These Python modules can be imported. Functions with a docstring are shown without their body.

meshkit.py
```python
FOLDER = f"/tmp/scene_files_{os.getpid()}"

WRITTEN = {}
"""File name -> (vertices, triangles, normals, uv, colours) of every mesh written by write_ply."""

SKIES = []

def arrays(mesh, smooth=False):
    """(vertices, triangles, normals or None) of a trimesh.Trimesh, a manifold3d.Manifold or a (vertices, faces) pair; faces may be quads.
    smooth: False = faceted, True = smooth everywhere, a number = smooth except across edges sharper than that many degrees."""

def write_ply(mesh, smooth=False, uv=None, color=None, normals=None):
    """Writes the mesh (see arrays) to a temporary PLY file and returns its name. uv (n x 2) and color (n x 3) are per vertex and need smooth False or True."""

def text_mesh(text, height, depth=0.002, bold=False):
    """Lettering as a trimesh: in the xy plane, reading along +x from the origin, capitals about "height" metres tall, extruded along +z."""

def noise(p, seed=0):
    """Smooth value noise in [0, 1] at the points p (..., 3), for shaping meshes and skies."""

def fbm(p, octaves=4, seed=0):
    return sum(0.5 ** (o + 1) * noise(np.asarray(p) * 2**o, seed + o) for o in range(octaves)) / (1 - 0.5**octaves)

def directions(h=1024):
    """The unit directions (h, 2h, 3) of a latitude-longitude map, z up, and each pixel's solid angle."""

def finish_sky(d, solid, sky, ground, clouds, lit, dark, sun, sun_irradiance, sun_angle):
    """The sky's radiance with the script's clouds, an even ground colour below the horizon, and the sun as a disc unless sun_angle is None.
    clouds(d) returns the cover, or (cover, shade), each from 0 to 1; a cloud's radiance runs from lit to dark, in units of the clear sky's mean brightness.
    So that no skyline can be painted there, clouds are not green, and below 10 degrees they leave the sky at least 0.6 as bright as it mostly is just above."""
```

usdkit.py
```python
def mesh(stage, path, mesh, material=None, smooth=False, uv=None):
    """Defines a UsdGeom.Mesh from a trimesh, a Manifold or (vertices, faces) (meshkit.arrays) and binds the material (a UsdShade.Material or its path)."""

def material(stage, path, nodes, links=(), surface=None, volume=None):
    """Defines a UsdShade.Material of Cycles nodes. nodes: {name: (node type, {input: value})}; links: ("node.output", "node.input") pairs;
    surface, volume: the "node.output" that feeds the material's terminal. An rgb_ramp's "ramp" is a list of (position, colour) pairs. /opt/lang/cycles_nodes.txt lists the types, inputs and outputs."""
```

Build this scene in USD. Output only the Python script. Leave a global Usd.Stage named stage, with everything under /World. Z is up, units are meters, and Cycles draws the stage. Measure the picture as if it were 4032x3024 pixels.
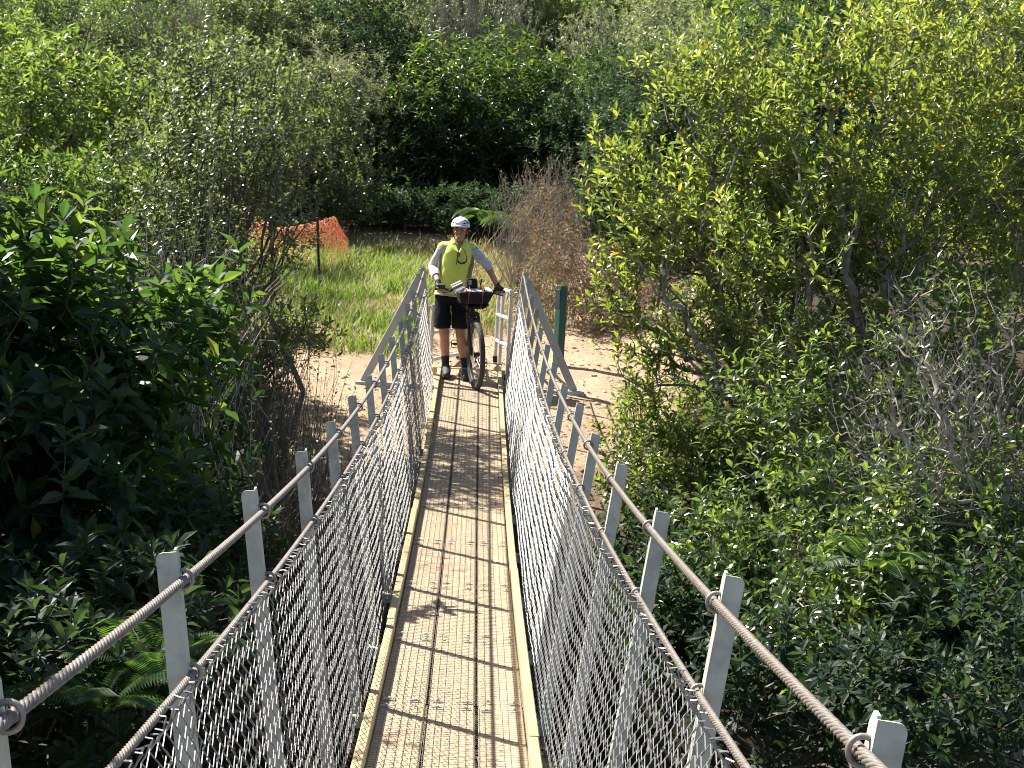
import math, random
import numpy as np
import trimesh
import manifold3d as m3
import usdkit
from meshkit import fbm, noise, text_mesh
from pxr import Usd, UsdGeom, UsdLux, UsdShade, Gf, Sdf, Vt

random.seed(7)
stage = Usd.Stage.CreateInMemory()
UsdGeom.SetStageUpAxis(stage, 'Z')
UsdGeom.SetStageMetersPerUnit(stage, 1.0)
UsdGeom.Xform.Define(stage, '/World')
V = lambda *a: np.array(a, float)
PI = math.pi

# ------------------------------------------------------------------ camera
F_PX, YAW, PITCH, ROLL = 6060.0, 0.02687, -0.0865, 0.0486       # focal length in pixels of a 4032 px wide picture
CAM = V(0.021, 0.0, 1.65)
_R = V(math.cos(YAW), -math.sin(YAW), 0)
_F = V(math.sin(YAW) * math.cos(PITCH), math.cos(YAW) * math.cos(PITCH), math.sin(PITCH))
_U = np.cross(_R, _F)
RGT = math.cos(ROLL) * _R + math.sin(ROLL) * _U
UPV = -math.sin(ROLL) * _R + math.cos(ROLL) * _U
cam = UsdGeom.Camera.Define(stage, '/World/camera')
cam.AddTransformOp().Set(Gf.Matrix4d(*RGT, 0, *UPV, 0, *(-_F), 0, *CAM, 1))
cam.CreateHorizontalApertureAttr(36.0)
cam.CreateVerticalApertureAttr(27.0)
cam.CreateFocalLengthAttr(36.0 * F_PX / 4032)
cam.CreateFStopAttr(0.0)
cam.CreateExposureAttr(1.55)

# ------------------------------------------------------------------ sky and sun
SUN = V(-0.545, 0.345, 0.765)
SUN /= np.linalg.norm(SUN)
sky_mat = usdkit.material(stage, '/World/Looks/sky', {
    's': ('sky_texture', {'sky_type': 'single_scattering', 'sun_disc': False, 'aerosol_density': 2.0, 'sun_elevation': math.asin(SUN[2]), 'sun_rotation': math.atan2(SUN[0], SUN[1])}),
    'b': ('background_shader', {'strength': 0.055})}, [('s.color', 'b.color')], surface='b.background')
dome = UsdLux.DomeLight.Define(stage, '/World/sky')
dome.GetPrim().SetCustomDataByKey('kind', 'structure')
UsdShade.MaterialBindingAPI.Apply(dome.GetPrim()).Bind(sky_mat)
sun = UsdLux.DistantLight.Define(stage, '/World/sun')
sun.CreateIntensityAttr(1.25)
sun.CreateAngleAttr(0.5)
sun.CreateNormalizeAttr(True)
sun.CreateColorAttr(Gf.Vec3f(1.0, 0.95, 0.86))
_z = SUN
_x = np.cross(V(0, 0, 1), _z); _x /= np.linalg.norm(_x)
_y = np.cross(_z, _x)
sun.AddTransformOp().Set(Gf.Matrix4d(*_x, 0, *_y, 0, *_z, 0, 0, 0, 0, 1))


def at(px, py, Y):
    """The world point at depth Y along the sight line through a point of the 2212 px wide picture."""
    d = (px * 1.82278 - 2016) / F_PX * RGT + (1512 - py * 1.82278) / F_PX * UPV + _F
    return CAM + d * (Y - CAM[1]) / d[1]


def zd(y):
    """The deck's height: the bridge hangs in a shallow curve."""
    return -0.3967 + 0.006576 * (np.asarray(y, float) - 7.7126) ** 2


# ------------------------------------------------------------------ helpers: prims
_count = {}
ORIGIN = {}


def numbered(parent, name):
    k = (parent, name)
    n = _count[k] = _count.get(k, -1) + 1
    return f'{parent}/{name}' + (f'_{n:03d}' if n else '')


def tag(prim, label=None, cat=None, group=None, kind=None):
    for k, v in (('label', label), ('category', cat), ('group', group), ('kind', kind)):
        if v:
            prim.SetCustomDataByKey(k, v)
    return prim


def thing(name, label, cat, loc=(0, 0, 0), rz=0.0, scale=None, group=None):
    x = UsdGeom.Xform.Define(stage, numbered('/World', name))
    x.AddTranslateOp().Set(Gf.Vec3d(*map(float, loc)))
    x.AddRotateZOp().Set(float(rz))
    x.AddScaleOp().Set(Gf.Vec3f(*(scale if np.ndim(scale) else [scale or 1.0] * 3)))
    ORIGIN[str(x.GetPath())] = np.asarray(loc, float)
    return tag(x.GetPrim(), label, cat, group)


def copy(root, label, loc, rz=0.0, scale=1.0, group=None):
    was = root.GetCustomData()
    name = root.GetName()
    if len(name) > 4 and name[-4] == '_' and name[-3:].isdigit():
        name = name[:-4]
    r = thing(name, label, was['category'], loc, rz, scale, group or was.get('group'))
    r.GetReferences().AddInternalReference(root.GetPath())
    r.SetInstanceable(True)
    return r


class MB:
    """Collects triangles (and one tint per vertex) into one mesh."""

    def __init__(self):
        self.v, self.f, self.t, self.n = [], [], [], 0

    def add(self, v, f, tint=0.5):
        v = np.asarray(v, float).reshape(-1, 3)
        f = np.asarray(f, int)
        if f.shape[1] == 4:
            f = np.vstack([f[:, [0, 1, 2]], f[:, [0, 2, 3]]])
        self.v.append(v); self.f.append(f + self.n)
        self.t.append(np.broadcast_to(np.asarray(tint, float), (len(v),)).copy())
        self.n += len(v)
        return self

    def mesh(self, m, tint=0.5):
        if hasattr(m, 'to_mesh'):
            q = m.to_mesh()
            return self.add(q.vert_properties[:, :3], q.tri_verts, tint)
        return self.add(m.vertices, m.faces, tint)

    def arrays(self):
        return np.vstack(self.v), np.vstack(self.f), np.concatenate(self.t)

    # oriented box from centre, half sizes and axes
    def box(self, c, h, ax=None, tint=0.5, bevel=0.0):
        ax = np.eye(3) if ax is None else np.asarray(ax, float)
        h = np.asarray(h, float)
        if bevel:
            b = min(bevel, 0.45 * h.min())
            v = []
            for s in np.ndindex(2, 2, 2):
                sg = np.array(s) * 2 - 1
                for k in range(3):
                    q = h - b
                    q[k] = h[k]
                    v.append(sg * q)
            hull = trimesh.convex.convex_hull(np.array(v))
            return self.add(np.asarray(c) + hull.vertices @ ax, hull.faces, tint)
        v = np.array([[x, y, z] for x in (-1, 1) for y in (-1, 1) for z in (-1, 1)], float) * h
        f = [[0, 1, 3, 2], [4, 6, 7, 5], [0, 4, 5, 1], [2, 3, 7, 6], [0, 2, 6, 4], [1, 5, 7, 3]]
        return self.add(np.asarray(c) + v @ ax, f, tint)

    def bar(self, a, b, w, h, up=(0, 0, 1), tint=0.5, bevel=0.0):
        a, b = np.asarray(a, float), np.asarray(b, float)
        d = b - a; L = np.linalg.norm(d); d /= L
        x = np.cross(d, up); x /= np.linalg.norm(x)
        u = np.cross(x, d)
        return self.box((a + b) / 2, (w / 2, L / 2, h / 2), [x, d, u], tint, bevel)

    def tube(self, pts, r, sides=8, tint=0.5, cap=True):
        p = np.asarray(pts, float)
        t = np.gradient(p, axis=0); t /= np.linalg.norm(t, axis=1, keepdims=True) + 1e-12
        a = np.cross(t, np.where(np.abs(t[:, 2:]) < 0.92, [0, 0, 1.0], [1.0, 0, 0]))
        for i in range(1, len(a)):
            if a[i] @ a[i - 1] < 0: a[i] = -a[i]
        a /= np.linalg.norm(a, axis=1, keepdims=True) + 1e-12
        b = np.cross(t, a)
        g = np.arange(sides) * 2 * PI / sides
        r = np.broadcast_to(r, (len(p),))
        v = p[:, None] + r[:, None, None] * (np.cos(g)[None, :, None] * a[:, None] + np.sin(g)[None, :, None] * b[:, None])
        i, j = np.meshgrid(np.arange(len(p) - 1), np.arange(sides), indexing='ij')
        q = np.stack([i * sides + j, i * sides + (j + 1) % sides, (i + 1) * sides + (j + 1) % sides, (i + 1) * sides + j], -1).reshape(-1, 4)
        v = v.reshape(-1, 3)
        f = np.vstack([q[:, [0, 1, 2]], q[:, [0, 2, 3]]])
        if cap:
            n = len(v)
            v = np.vstack([v, p[:1], p[-1:]])
            k = np.arange(sides); k2 = (k + 1) % sides; e = (len(p) - 1) * sides
            f = np.vstack([f, np.stack([k2, k, np.full(sides, n)], 1), np.stack([e + k, e + k2, np.full(sides, n + 1)], 1)])
        return self.add(v, f, tint)

    def tubes(self, P, ref, r, sides=4, tint=0.5):
        """Many polylines of one length at once: P (n, m, 3), ref (n, m, 3) a side vector."""
        P = np.asarray(P, float); n, m, _ = P.shape
        t = np.gradient(P, axis=1); t /= np.linalg.norm(t, axis=2, keepdims=True) + 1e-12
        a = ref - t * (ref * t).sum(2, keepdims=True); a /= np.linalg.norm(a, axis=2, keepdims=True) + 1e-12
        b = np.cross(t, a)
        g = np.arange(sides) * 2 * PI / sides + PI / sides
        v = P[:, :, None] + r * (np.cos(g)[None, None, :, None] * a[:, :, None] + np.sin(g)[None, None, :, None] * b[:, :, None])
        w, i, j = np.meshgrid(np.arange(n), np.arange(m - 1), np.arange(sides), indexing='ij')
        o = (w * m + i) * sides
        q = np.stack([o + j, o + (j + 1) % sides, o + sides + (j + 1) % sides, o + sides + j], -1).reshape(-1, 4)
        return self.add(v.reshape(-1, 3), q, tint)

    def frusta(self, A, B, ra, rb, sides=4, tint=0.5):
        A, B = np.asarray(A, float), np.asarray(B, float)
        if not len(A): return self
        d = B - A; d /= np.linalg.norm(d, axis=1, keepdims=True) + 1e-12
        x = np.cross(d, np.where(np.abs(d[:, 2:]) < 0.9, [0, 0, 1.0], [1.0, 0, 0])); x /= np.linalg.norm(x, axis=1, keepdims=True)
        y = np.cross(d, x)
        g = np.arange(sides) * 2 * PI / sides
        ring = np.cos(g)[None, :, None] * x[:, None] + np.sin(g)[None, :, None] * y[:, None]
        ra, rb = np.broadcast_to(ra, len(A)), np.broadcast_to(rb, len(A))
        v = np.concatenate([A[:, None] + ring * ra[:, None, None], B[:, None] + ring * rb[:, None, None]], 1)
        n = len(A); k = np.arange(sides); k2 = (k + 1) % sides
        q = np.stack([k, k2, k2 + sides, k + sides], 1)
        f = (q[None] + (np.arange(n) * 2 * sides)[:, None, None]).reshape(-1, 4)
        tt = np.repeat(np.broadcast_to(tint, (n,)), 2 * sides)
        return self.add(v.reshape(-1, 3), f, tt)

    def torus(self, c, ax1, ax2, R, r, n=16, sides=8, a0=0, a1=2 * PI, tint=0.5):
        g = np.linspace(a0, a1, n + 1)
        p = np.asarray(c) + R * (np.cos(g)[:, None] * np.asarray(ax1) + np.sin(g)[:, None] * np.asarray(ax2))
        return self.tube(p, r, sides, tint)


def part(name, mb, material, parent=None, smooth=False, label=None, kind=None, cat=None, group=None, tint=False, local=False):
    """One Mesh prim. Vertices are given in world space (or, with local, in the thing's own space)."""
    parent = parent or '/World'
    parent = str(parent if isinstance(parent, str) else (parent.GetPath() if hasattr(parent, 'GetPath') else parent))
    if isinstance(mb, MB):
        v, f, t = mb.arrays()
    else:
        if hasattr(mb, 'to_mesh'):
            q = mb.to_mesh(); v, f = q.vert_properties[:, :3], q.tri_verts
        else:
            v, f = np.array(mb.vertices), np.array(mb.faces)
        t = None
    top = '/'.join(parent.split('/')[:3])
    if not local and top in ORIGIN:
        v = v - ORIGIN[top]
    path = numbered(parent, name)
    m = usdkit.mesh(stage, path, (v, f), material if isinstance(material, UsdShade.Material) else MAT[material], smooth=smooth)
    if tint and t is not None:
        UsdGeom.PrimvarsAPI(m).CreatePrimvar('tint', Sdf.ValueTypeNames.FloatArray, 'vertex').Set(Vt.FloatArray.FromNumpy(t.astype(np.float32)))
    tag(m.GetPrim(), label, cat, group, kind)
    return m.GetPrim()


# ------------------------------------------------------------------ materials
MAT = {}


def noisy(name, c1, c2, scale=6, rough=0.6, metallic=0.0, detail=4, bump=0.0, bscale=60, spec=0.5, stretch=(1, 1, 1), c3=None, s3=2.0, amt3=0.5, sheen=0.0):
    n = {'g': ('geometry', {}), 'm': ('mapping', {'mapping_type': 'point', 'scale': stretch}),
         'n': ('noise_texture', {'scale': scale, 'detail': detail, 'roughness': 0.6}),
         'r': ('rgb_ramp', {'ramp': [(0.3, c1), (0.7, c2)]}),
         'p': ('principled_bsdf', {'roughness': rough, 'metallic': metallic, 'specular_ior_level': spec, 'sheen_weight': sheen})}
    l = [('g.position', 'm.vector'), ('m.vector', 'n.vector'), ('n.fac', 'r.fac')]
    col = 'r.color'
    if c3 is not None:
        n['n3'] = ('noise_texture', {'scale': s3, 'detail': 5, 'roughness': 0.65})
        n['r3'] = ('rgb_ramp', {'ramp': [(0.48, (0, 0, 0)), (0.66, (amt3,) * 3)]})
        n['x'] = ('mix_color', {'b': c3})
        l += [('g.position', 'n3.vector'), ('n3.fac', 'r3.fac'), ('r3.color', 'x.fac'), (col, 'x.a')]
        col = 'x.result'
    l.append((col, 'p.base_color'))
    if bump:
        n['nb'] = ('noise_texture', {'scale': bscale, 'detail': 4})
        n['b'] = ('bump', {'strength': bump, 'distance': 0.01})
        l += [('m.vector', 'nb.vector'), ('nb.fac', 'b.height'), ('b.normal', 'p.normal')]
    MAT[name] = usdkit.material(stage, f'/World/Looks/{name}', n, l, surface='p.BSDF')


def leafmat(name, ramp, trans, mix=0.45, rough=0.42, spec=0.5):
    """Leaf: reflecting upper side, sunlight passing through; the tint of each leaf picks its colour."""
    n = {'a': ('attribute', {'attribute': 'tint'}), 'r': ('rgb_ramp', {'ramp': ramp}), 't': ('rgb_ramp', {'ramp': trans}),
         'p': ('principled_bsdf', {'roughness': rough, 'specular_ior_level': spec}), 'l': ('translucent_bsdf', {}), 'x': ('mix_closure', {'fac': mix})}
    MAT[name] = usdkit.material(stage, f'/World/Looks/{name}', n, [('a.fac', 'r.fac'), ('a.fac', 't.fac'), ('r.color', 'p.base_color'), ('t.color', 'l.color'),
                                ('p.BSDF', 'x.closure1'), ('l.BSDF', 'x.closure2')], surface='x.closure')


def tinted(name, ramp, rough=0.8, spec=0.3):
    n = {'a': ('attribute', {'attribute': 'tint'}), 'r': ('rgb_ramp', {'ramp': ramp}), 'p': ('principled_bsdf', {'roughness': rough, 'specular_ior_level': spec})}
    MAT[name] = usdkit.material(stage, f'/World/Looks/{name}', n, [('a.fac', 'r.fac'), ('r.color', 'p.base_color')], surface='p.BSDF')


noisy('galvanised', (0.38, 0.385, 0.325), (0.52, 0.525, 0.45), 14, 0.55, 0.15, bump=0.05, c3=(0.24, 0.26, 0.25), s3=9, amt3=0.7)
noisy('portal_steel', (0.40, 0.395, 0.375), (0.50, 0.495, 0.47), 8, 0.6, 0.1, c3=(0.3, 0.3, 0.3), s3=4)
noisy('cable_steel', (0.13, 0.112, 0.098), (0.23, 0.205, 0.185), 60, 0.55, 0.25, c3=(0.18, 0.14, 0.11), s3=3)
noisy('ring_steel', (0.20, 0.18, 0.16), (0.32, 0.295, 0.27), 40, 0.45, 0.4)
noisy('net_wire', (0.20, 0.20, 0.20), (0.31, 0.31, 0.31), 30, 0.5, 0.25)
noisy('mesh_wire', (0.20, 0.17, 0.155), (0.31, 0.27, 0.25), 30, 0.55, 0.2)
noisy('clip_steel', (0.36, 0.35, 0.34), (0.52, 0.51, 0.5), 40, 0.45, 0.4)
noisy('plank_wood', (0.42, 0.315, 0.185), (0.61, 0.48, 0.30), 9, 0.75, stretch=(9, 0.8, 9), bump=0.25, bscale=25, c3=(0.47, 0.29, 0.20), s3=5, amt3=0.55)
noisy('kerb_wood', (0.32, 0.25, 0.135), (0.46, 0.37, 0.21), 7, 0.65, stretch=(10, 1, 10), bump=0.2, bscale=25, c3=(0.34, 0.26, 0.12), s3=3, amt3=0.6)
noisy('end_wood', (0.60, 0.55, 0.42), (0.72, 0.68, 0.55), 12, 0.7)
noisy('pipe_steel', (0.48, 0.49, 0.47), (0.62, 0.63, 0.61), 12, 0.45, 0.2, c3=(0.34, 0.30, 0.24), s3=6)
noisy('green_paint', (0.008, 0.050, 0.036), (0.012, 0.066, 0.047), 10, 0.45)
noisy('dark_plate', (0.012, 0.022, 0.022), (0.02, 0.03, 0.03), 10, 0.5)
noisy('stake_steel', (0.018, 0.014, 0.012), (0.035, 0.026, 0.02), 20, 0.6, 0.2)
noisy('bark_dark', (0.035, 0.026, 0.02), (0.10, 0.08, 0.062), 25, 0.9, stretch=(1, 1, 0.4), bump=0.3, c3=(0.22, 0.21, 0.18), s3=7, amt3=0.6)
noisy('bark_pale', (0.20, 0.17, 0.135), (0.46, 0.42, 0.355), 12, 0.85, bump=0.3, c3=(0.07, 0.055, 0.04), s3=9, amt3=0.8)
noisy('bark_grey', (0.095, 0.078, 0.062), (0.28, 0.24, 0.20), 20, 0.9, bump=0.3)
noisy('rubber', (0.022, 0.021, 0.02), (0.045, 0.042, 0.04), 60, 0.75)
noisy('black_metal', (0.010, 0.010, 0.011), (0.018, 0.018, 0.02), 30, 0.35)
noisy('black_plastic', (0.012, 0.012, 0.013), (0.022, 0.022, 0.023), 30, 0.5)
noisy('copper_paint', (0.13, 0.052, 0.026), (0.17, 0.07, 0.036), 12, 0.35, 0.4)
noisy('alloy', (0.5, 0.5, 0.51), (0.6, 0.6, 0.61), 30, 0.3, 0.8)
noisy('bag_black', (0.008, 0.009, 0.013), (0.014, 0.015, 0.021), 30, 0.8, bump=0.3, bscale=30, spec=0.25)
noisy('silver_cloth', (0.34, 0.34, 0.36), (0.46, 0.46, 0.48), 20, 0.5, bump=0.2, bscale=40)
noisy('red_cord', (0.42, 0.06, 0.03), (0.55, 0.09, 0.045), 40, 0.7)
noisy('white_plastic', (0.62, 0.62, 0.62), (0.7, 0.7, 0.7), 20, 0.4)
noisy('clear_pocket', (0.30, 0.29, 0.27), (0.40, 0.385, 0.36), 30, 0.2)
noisy('helmet_white', (0.66, 0.70, 0.70), (0.76, 0.79, 0.79), 20, 0.35)
noisy('hivis', (0.60, 0.68, 0.10), (0.68, 0.76, 0.15), 12, 0.9, bump=0.25, bscale=14, sheen=0.2)
noisy('vest_grey', (0.19, 0.185, 0.16), (0.25, 0.24, 0.21), 20, 0.9)
noisy('shirt_grey', (0.40, 0.40, 0.42), (0.50, 0.50, 0.52), 16, 0.9, bump=0.3, bscale=18, sheen=0.1)
noisy('shorts_navy', (0.007, 0.008, 0.012), (0.012, 0.013, 0.018), 20, 0.95, spec=0.15, bump=0.3, bscale=18)
noisy('sock_black', (0.012, 0.012, 0.013), (0.02, 0.02, 0.021), 40, 0.9)
noisy('shoe_black', (0.018, 0.016, 0.015), (0.03, 0.027, 0.025), 40, 0.7)
noisy('glove_black', (0.015, 0.013, 0.013), (0.03, 0.026, 0.026), 30, 0.7)
noisy('skin', (0.36, 0.175, 0.115), (0.45, 0.23, 0.155), 14, 0.5)
noisy('lips', (0.30, 0.10, 0.08), (0.34, 0.12, 0.09), 14, 0.5)
noisy('teeth', (0.70, 0.66, 0.6), (0.74, 0.70, 0.64), 14, 0.3)
noisy('hair_dark', (0.03, 0.022, 0.016), (0.06, 0.045, 0.035), 60, 0.8)
noisy('net_orange', (0.66, 0.22, 0.11), (0.78, 0.36, 0.20), 6, 0.7)
noisy('net_yellow', (0.62, 0.42, 0.10), (0.70, 0.50, 0.16), 6, 0.7)

leafmat('leaf_big', [(0, (0.014, 0.034, 0.022)), (0.6, (0.024, 0.055, 0.027)), (0.96, (0.045, 0.085, 0.032)), (0.985, (0.30, 0.20, 0.02))],
        [(0, (0.05, 0.13, 0.03)), (0.6, (0.13, 0.26, 0.03)), (1, (0.34, 0.46, 0.05))], 0.40, 0.42, 0.4)
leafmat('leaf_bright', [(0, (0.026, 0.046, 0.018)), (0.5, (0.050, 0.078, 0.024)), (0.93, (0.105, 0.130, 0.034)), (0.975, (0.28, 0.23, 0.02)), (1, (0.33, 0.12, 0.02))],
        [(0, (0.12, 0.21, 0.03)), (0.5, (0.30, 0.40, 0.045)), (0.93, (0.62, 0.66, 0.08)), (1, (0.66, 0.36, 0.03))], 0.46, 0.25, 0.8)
leafmat('leaf_small', [(0, (0.030, 0.046, 0.026)), (0.5, (0.058, 0.080, 0.040)), (0.95, (0.11, 0.13, 0.06)), (1, (0.22, 0.16, 0.03))],
        [(0, (0.10, 0.16, 0.04)), (0.5, (0.24, 0.32, 0.07)), (1, (0.42, 0.48, 0.12))], 0.38, 0.24, 0.9)
leafmat('leaf_mid', [(0, (0.022, 0.044, 0.020)), (0.5, (0.042, 0.074, 0.028)), (0.96, (0.085, 0.120, 0.036)), (1, (0.30, 0.17, 0.03))],
        [(0, (0.09, 0.18, 0.03)), (0.5, (0.22, 0.34, 0.045)), (1, (0.46, 0.54, 0.07))], 0.42, 0.27, 0.7)
leafmat('leaf_scrub', [(0, (0.055, 0.074, 0.044)), (0.5, (0.105, 0.128, 0.074)), (1, (0.18, 0.20, 0.115))],
        [(0, (0.16, 0.22, 0.07)), (0.5, (0.32, 0.38, 0.13)), (1, (0.48, 0.52, 0.2))], 0.40, 0.30, 0.7)
leafmat('leaf_round', [(0, (0.010, 0.024, 0.016)), (0.5, (0.018, 0.038, 0.019)), (0.96, (0.05, 0.08, 0.025)), (1, (0.30, 0.17, 0.03))],
        [(0, (0.03, 0.09, 0.015)), (0.5, (0.12, 0.22, 0.025)), (0.9, (0.52, 0.62, 0.05)), (1, (0.55, 0.4, 0.05))], 0.36, 0.34, 0.5)
leafmat('leaf_dull', [(0, (0.07, 0.065, 0.05)), (0.5, (0.12, 0.115, 0.09)), (1, (0.21, 0.195, 0.15))],
        [(0, (0.12, 0.12, 0.06)), (1, (0.26, 0.24, 0.14))], 0.3, 0.6)
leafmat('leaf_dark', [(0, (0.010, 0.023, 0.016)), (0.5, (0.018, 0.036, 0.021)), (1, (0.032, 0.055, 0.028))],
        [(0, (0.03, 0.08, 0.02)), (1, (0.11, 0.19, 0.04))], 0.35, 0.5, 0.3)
leafmat('leaf_dead', [(0, (0.12, 0.075, 0.05)), (0.5, (0.26, 0.175, 0.11)), (0.8, (0.44, 0.325, 0.215)), (1, (0.12, 0.14, 0.04))],
        [(0, (0.12, 0.06, 0.03)), (0.8, (0.32, 0.2, 0.1)), (1, (0.2, 0.26, 0.05))], 0.35, 0.75, 0.3)
leafmat('fern_green', [(0, (0.018, 0.046, 0.018)), (1, (0.045, 0.095, 0.03))], [(0, (0.07, 0.17, 0.02)), (1, (0.2, 0.34, 0.03))], 0.4, 0.5)
leafmat('grass_mix', [(0, (0.045, 0.10, 0.014)), (0.5, (0.085, 0.155, 0.022)), (0.62, (0.16, 0.17, 0.05)), (0.8, (0.32, 0.25, 0.12)), (1, (0.44, 0.34, 0.2))],
        [(0, (0.16, 0.34, 0.02)), (0.5, (0.30, 0.46, 0.03)), (0.7, (0.4, 0.38, 0.12)), (1, (0.46, 0.36, 0.2))], 0.42, 0.5)
tinted('litter_mix', [(0, (0.13, 0.08, 0.05)), (0.4, (0.30, 0.20, 0.135)), (0.75, (0.42, 0.30, 0.22)), (1, (0.55, 0.43, 0.33))], 0.85)


# ------------------------------------------------------------------ ground
def sstep(a, b, x):
    t = np.clip((np.asarray(x, float) - a) / (b - a), 0, 1)
    return t * t * (3 - 2 * t)


_PY = [-40, -6, -2.0, -0.3, 1.5, 3.5, 7, 9.5, 11, 12.5, 14, 16, 18, 24, 28, 33, 40, 60, 100, 180]
_PZ = [3.0, 0.3, 0.0, -0.9, -2.3, -3.1, -3.3, -2.6, -1.7, -0.95, -0.42, 0.02, 0.2, 1.18, 1.75, 3.0, 5.6, 14.0, 33.0, 66.0]


def terrain(x, y):
    x, y = np.asarray(x, float), np.asarray(y, float)
    sh = 2.2 * sstep(1.6, 5.0, x) + 2.5 * sstep(1.9, 4.5, -x)
    w = sstep(24, 18, y)
    yy = y - sh * w
    z = 0
    for o in (-0.7, -0.35, 0, 0.35, 0.7):
        z = z + np.interp(yy + o, _PY, _PZ) / 5
    q = np.stack([x, y, np.zeros_like(x)], -1)
    rough = sstep(19, 26, y) + sstep(15.5, 13, y)
    z = z + (fbm(q * 0.45 + 5.3, 4, 3) - 0.5) * (0.10 + 0.30 * rough) + (fbm(q * 2.5, 3, 9) - 0.5) * 0.06
    z = z + 0.5 * sstep(1.6, 3.2, x) * sstep(17.5, 19.5, y) * sstep(30, 24, y)      # the bank on the right of the clearing
    z = z + (fbm(q * 0.06 + 2.2, 3, 4) - 0.5) * 5.0 * sstep(30, 60, y)
    return z


def grid_mesh(xs, ys, zoff=0.0):
    X, Y = np.meshgrid(xs, ys, indexing='ij')
    Z = terrain(X, Y) + zoff
    n, m = X.shape
    i, j = np.meshgrid(np.arange(n - 1), np.arange(m - 1), indexing='ij')
    o = i * m + j
    return np.stack([X, Y, Z], -1).reshape(-1, 3), np.stack([o, o + m, o + m + 1, o + 1], -1).reshape(-1, 4)


xs = np.unique(np.concatenate([np.linspace(-90, -14, 24), np.linspace(-14, -4, 26), np.linspace(-4, 4, 90), np.linspace(4, 14, 26), np.linspace(14, 90, 24)]))
ys = np.unique(np.concatenate([np.linspace(-40, -4, 10), np.linspace(-4, 10, 50), np.linspace(10, 24, 150), np.linspace(24, 45, 70), np.linspace(45, 180, 60)]))
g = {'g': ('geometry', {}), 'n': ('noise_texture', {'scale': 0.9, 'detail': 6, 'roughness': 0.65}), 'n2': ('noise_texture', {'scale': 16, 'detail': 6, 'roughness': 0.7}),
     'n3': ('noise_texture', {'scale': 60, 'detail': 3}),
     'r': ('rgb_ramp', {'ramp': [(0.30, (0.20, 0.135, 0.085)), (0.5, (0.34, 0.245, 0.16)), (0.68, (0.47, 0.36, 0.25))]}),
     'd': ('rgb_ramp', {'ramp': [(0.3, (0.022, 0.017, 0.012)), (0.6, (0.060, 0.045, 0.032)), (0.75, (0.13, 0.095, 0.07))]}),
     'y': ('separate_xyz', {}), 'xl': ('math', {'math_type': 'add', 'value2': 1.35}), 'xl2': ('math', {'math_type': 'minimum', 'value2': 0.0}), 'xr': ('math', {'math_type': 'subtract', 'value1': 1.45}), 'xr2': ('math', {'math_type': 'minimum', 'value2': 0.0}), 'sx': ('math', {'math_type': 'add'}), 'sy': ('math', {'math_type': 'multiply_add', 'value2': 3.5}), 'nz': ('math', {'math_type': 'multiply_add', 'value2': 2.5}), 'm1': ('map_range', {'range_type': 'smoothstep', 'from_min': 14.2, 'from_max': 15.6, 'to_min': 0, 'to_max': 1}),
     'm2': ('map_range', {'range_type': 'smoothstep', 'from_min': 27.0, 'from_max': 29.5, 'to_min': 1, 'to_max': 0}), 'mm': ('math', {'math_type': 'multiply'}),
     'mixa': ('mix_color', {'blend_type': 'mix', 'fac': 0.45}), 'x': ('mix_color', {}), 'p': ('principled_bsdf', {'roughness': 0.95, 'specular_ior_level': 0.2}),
     'b': ('bump', {'strength': 0.7, 'distance': 0.03})}
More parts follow.
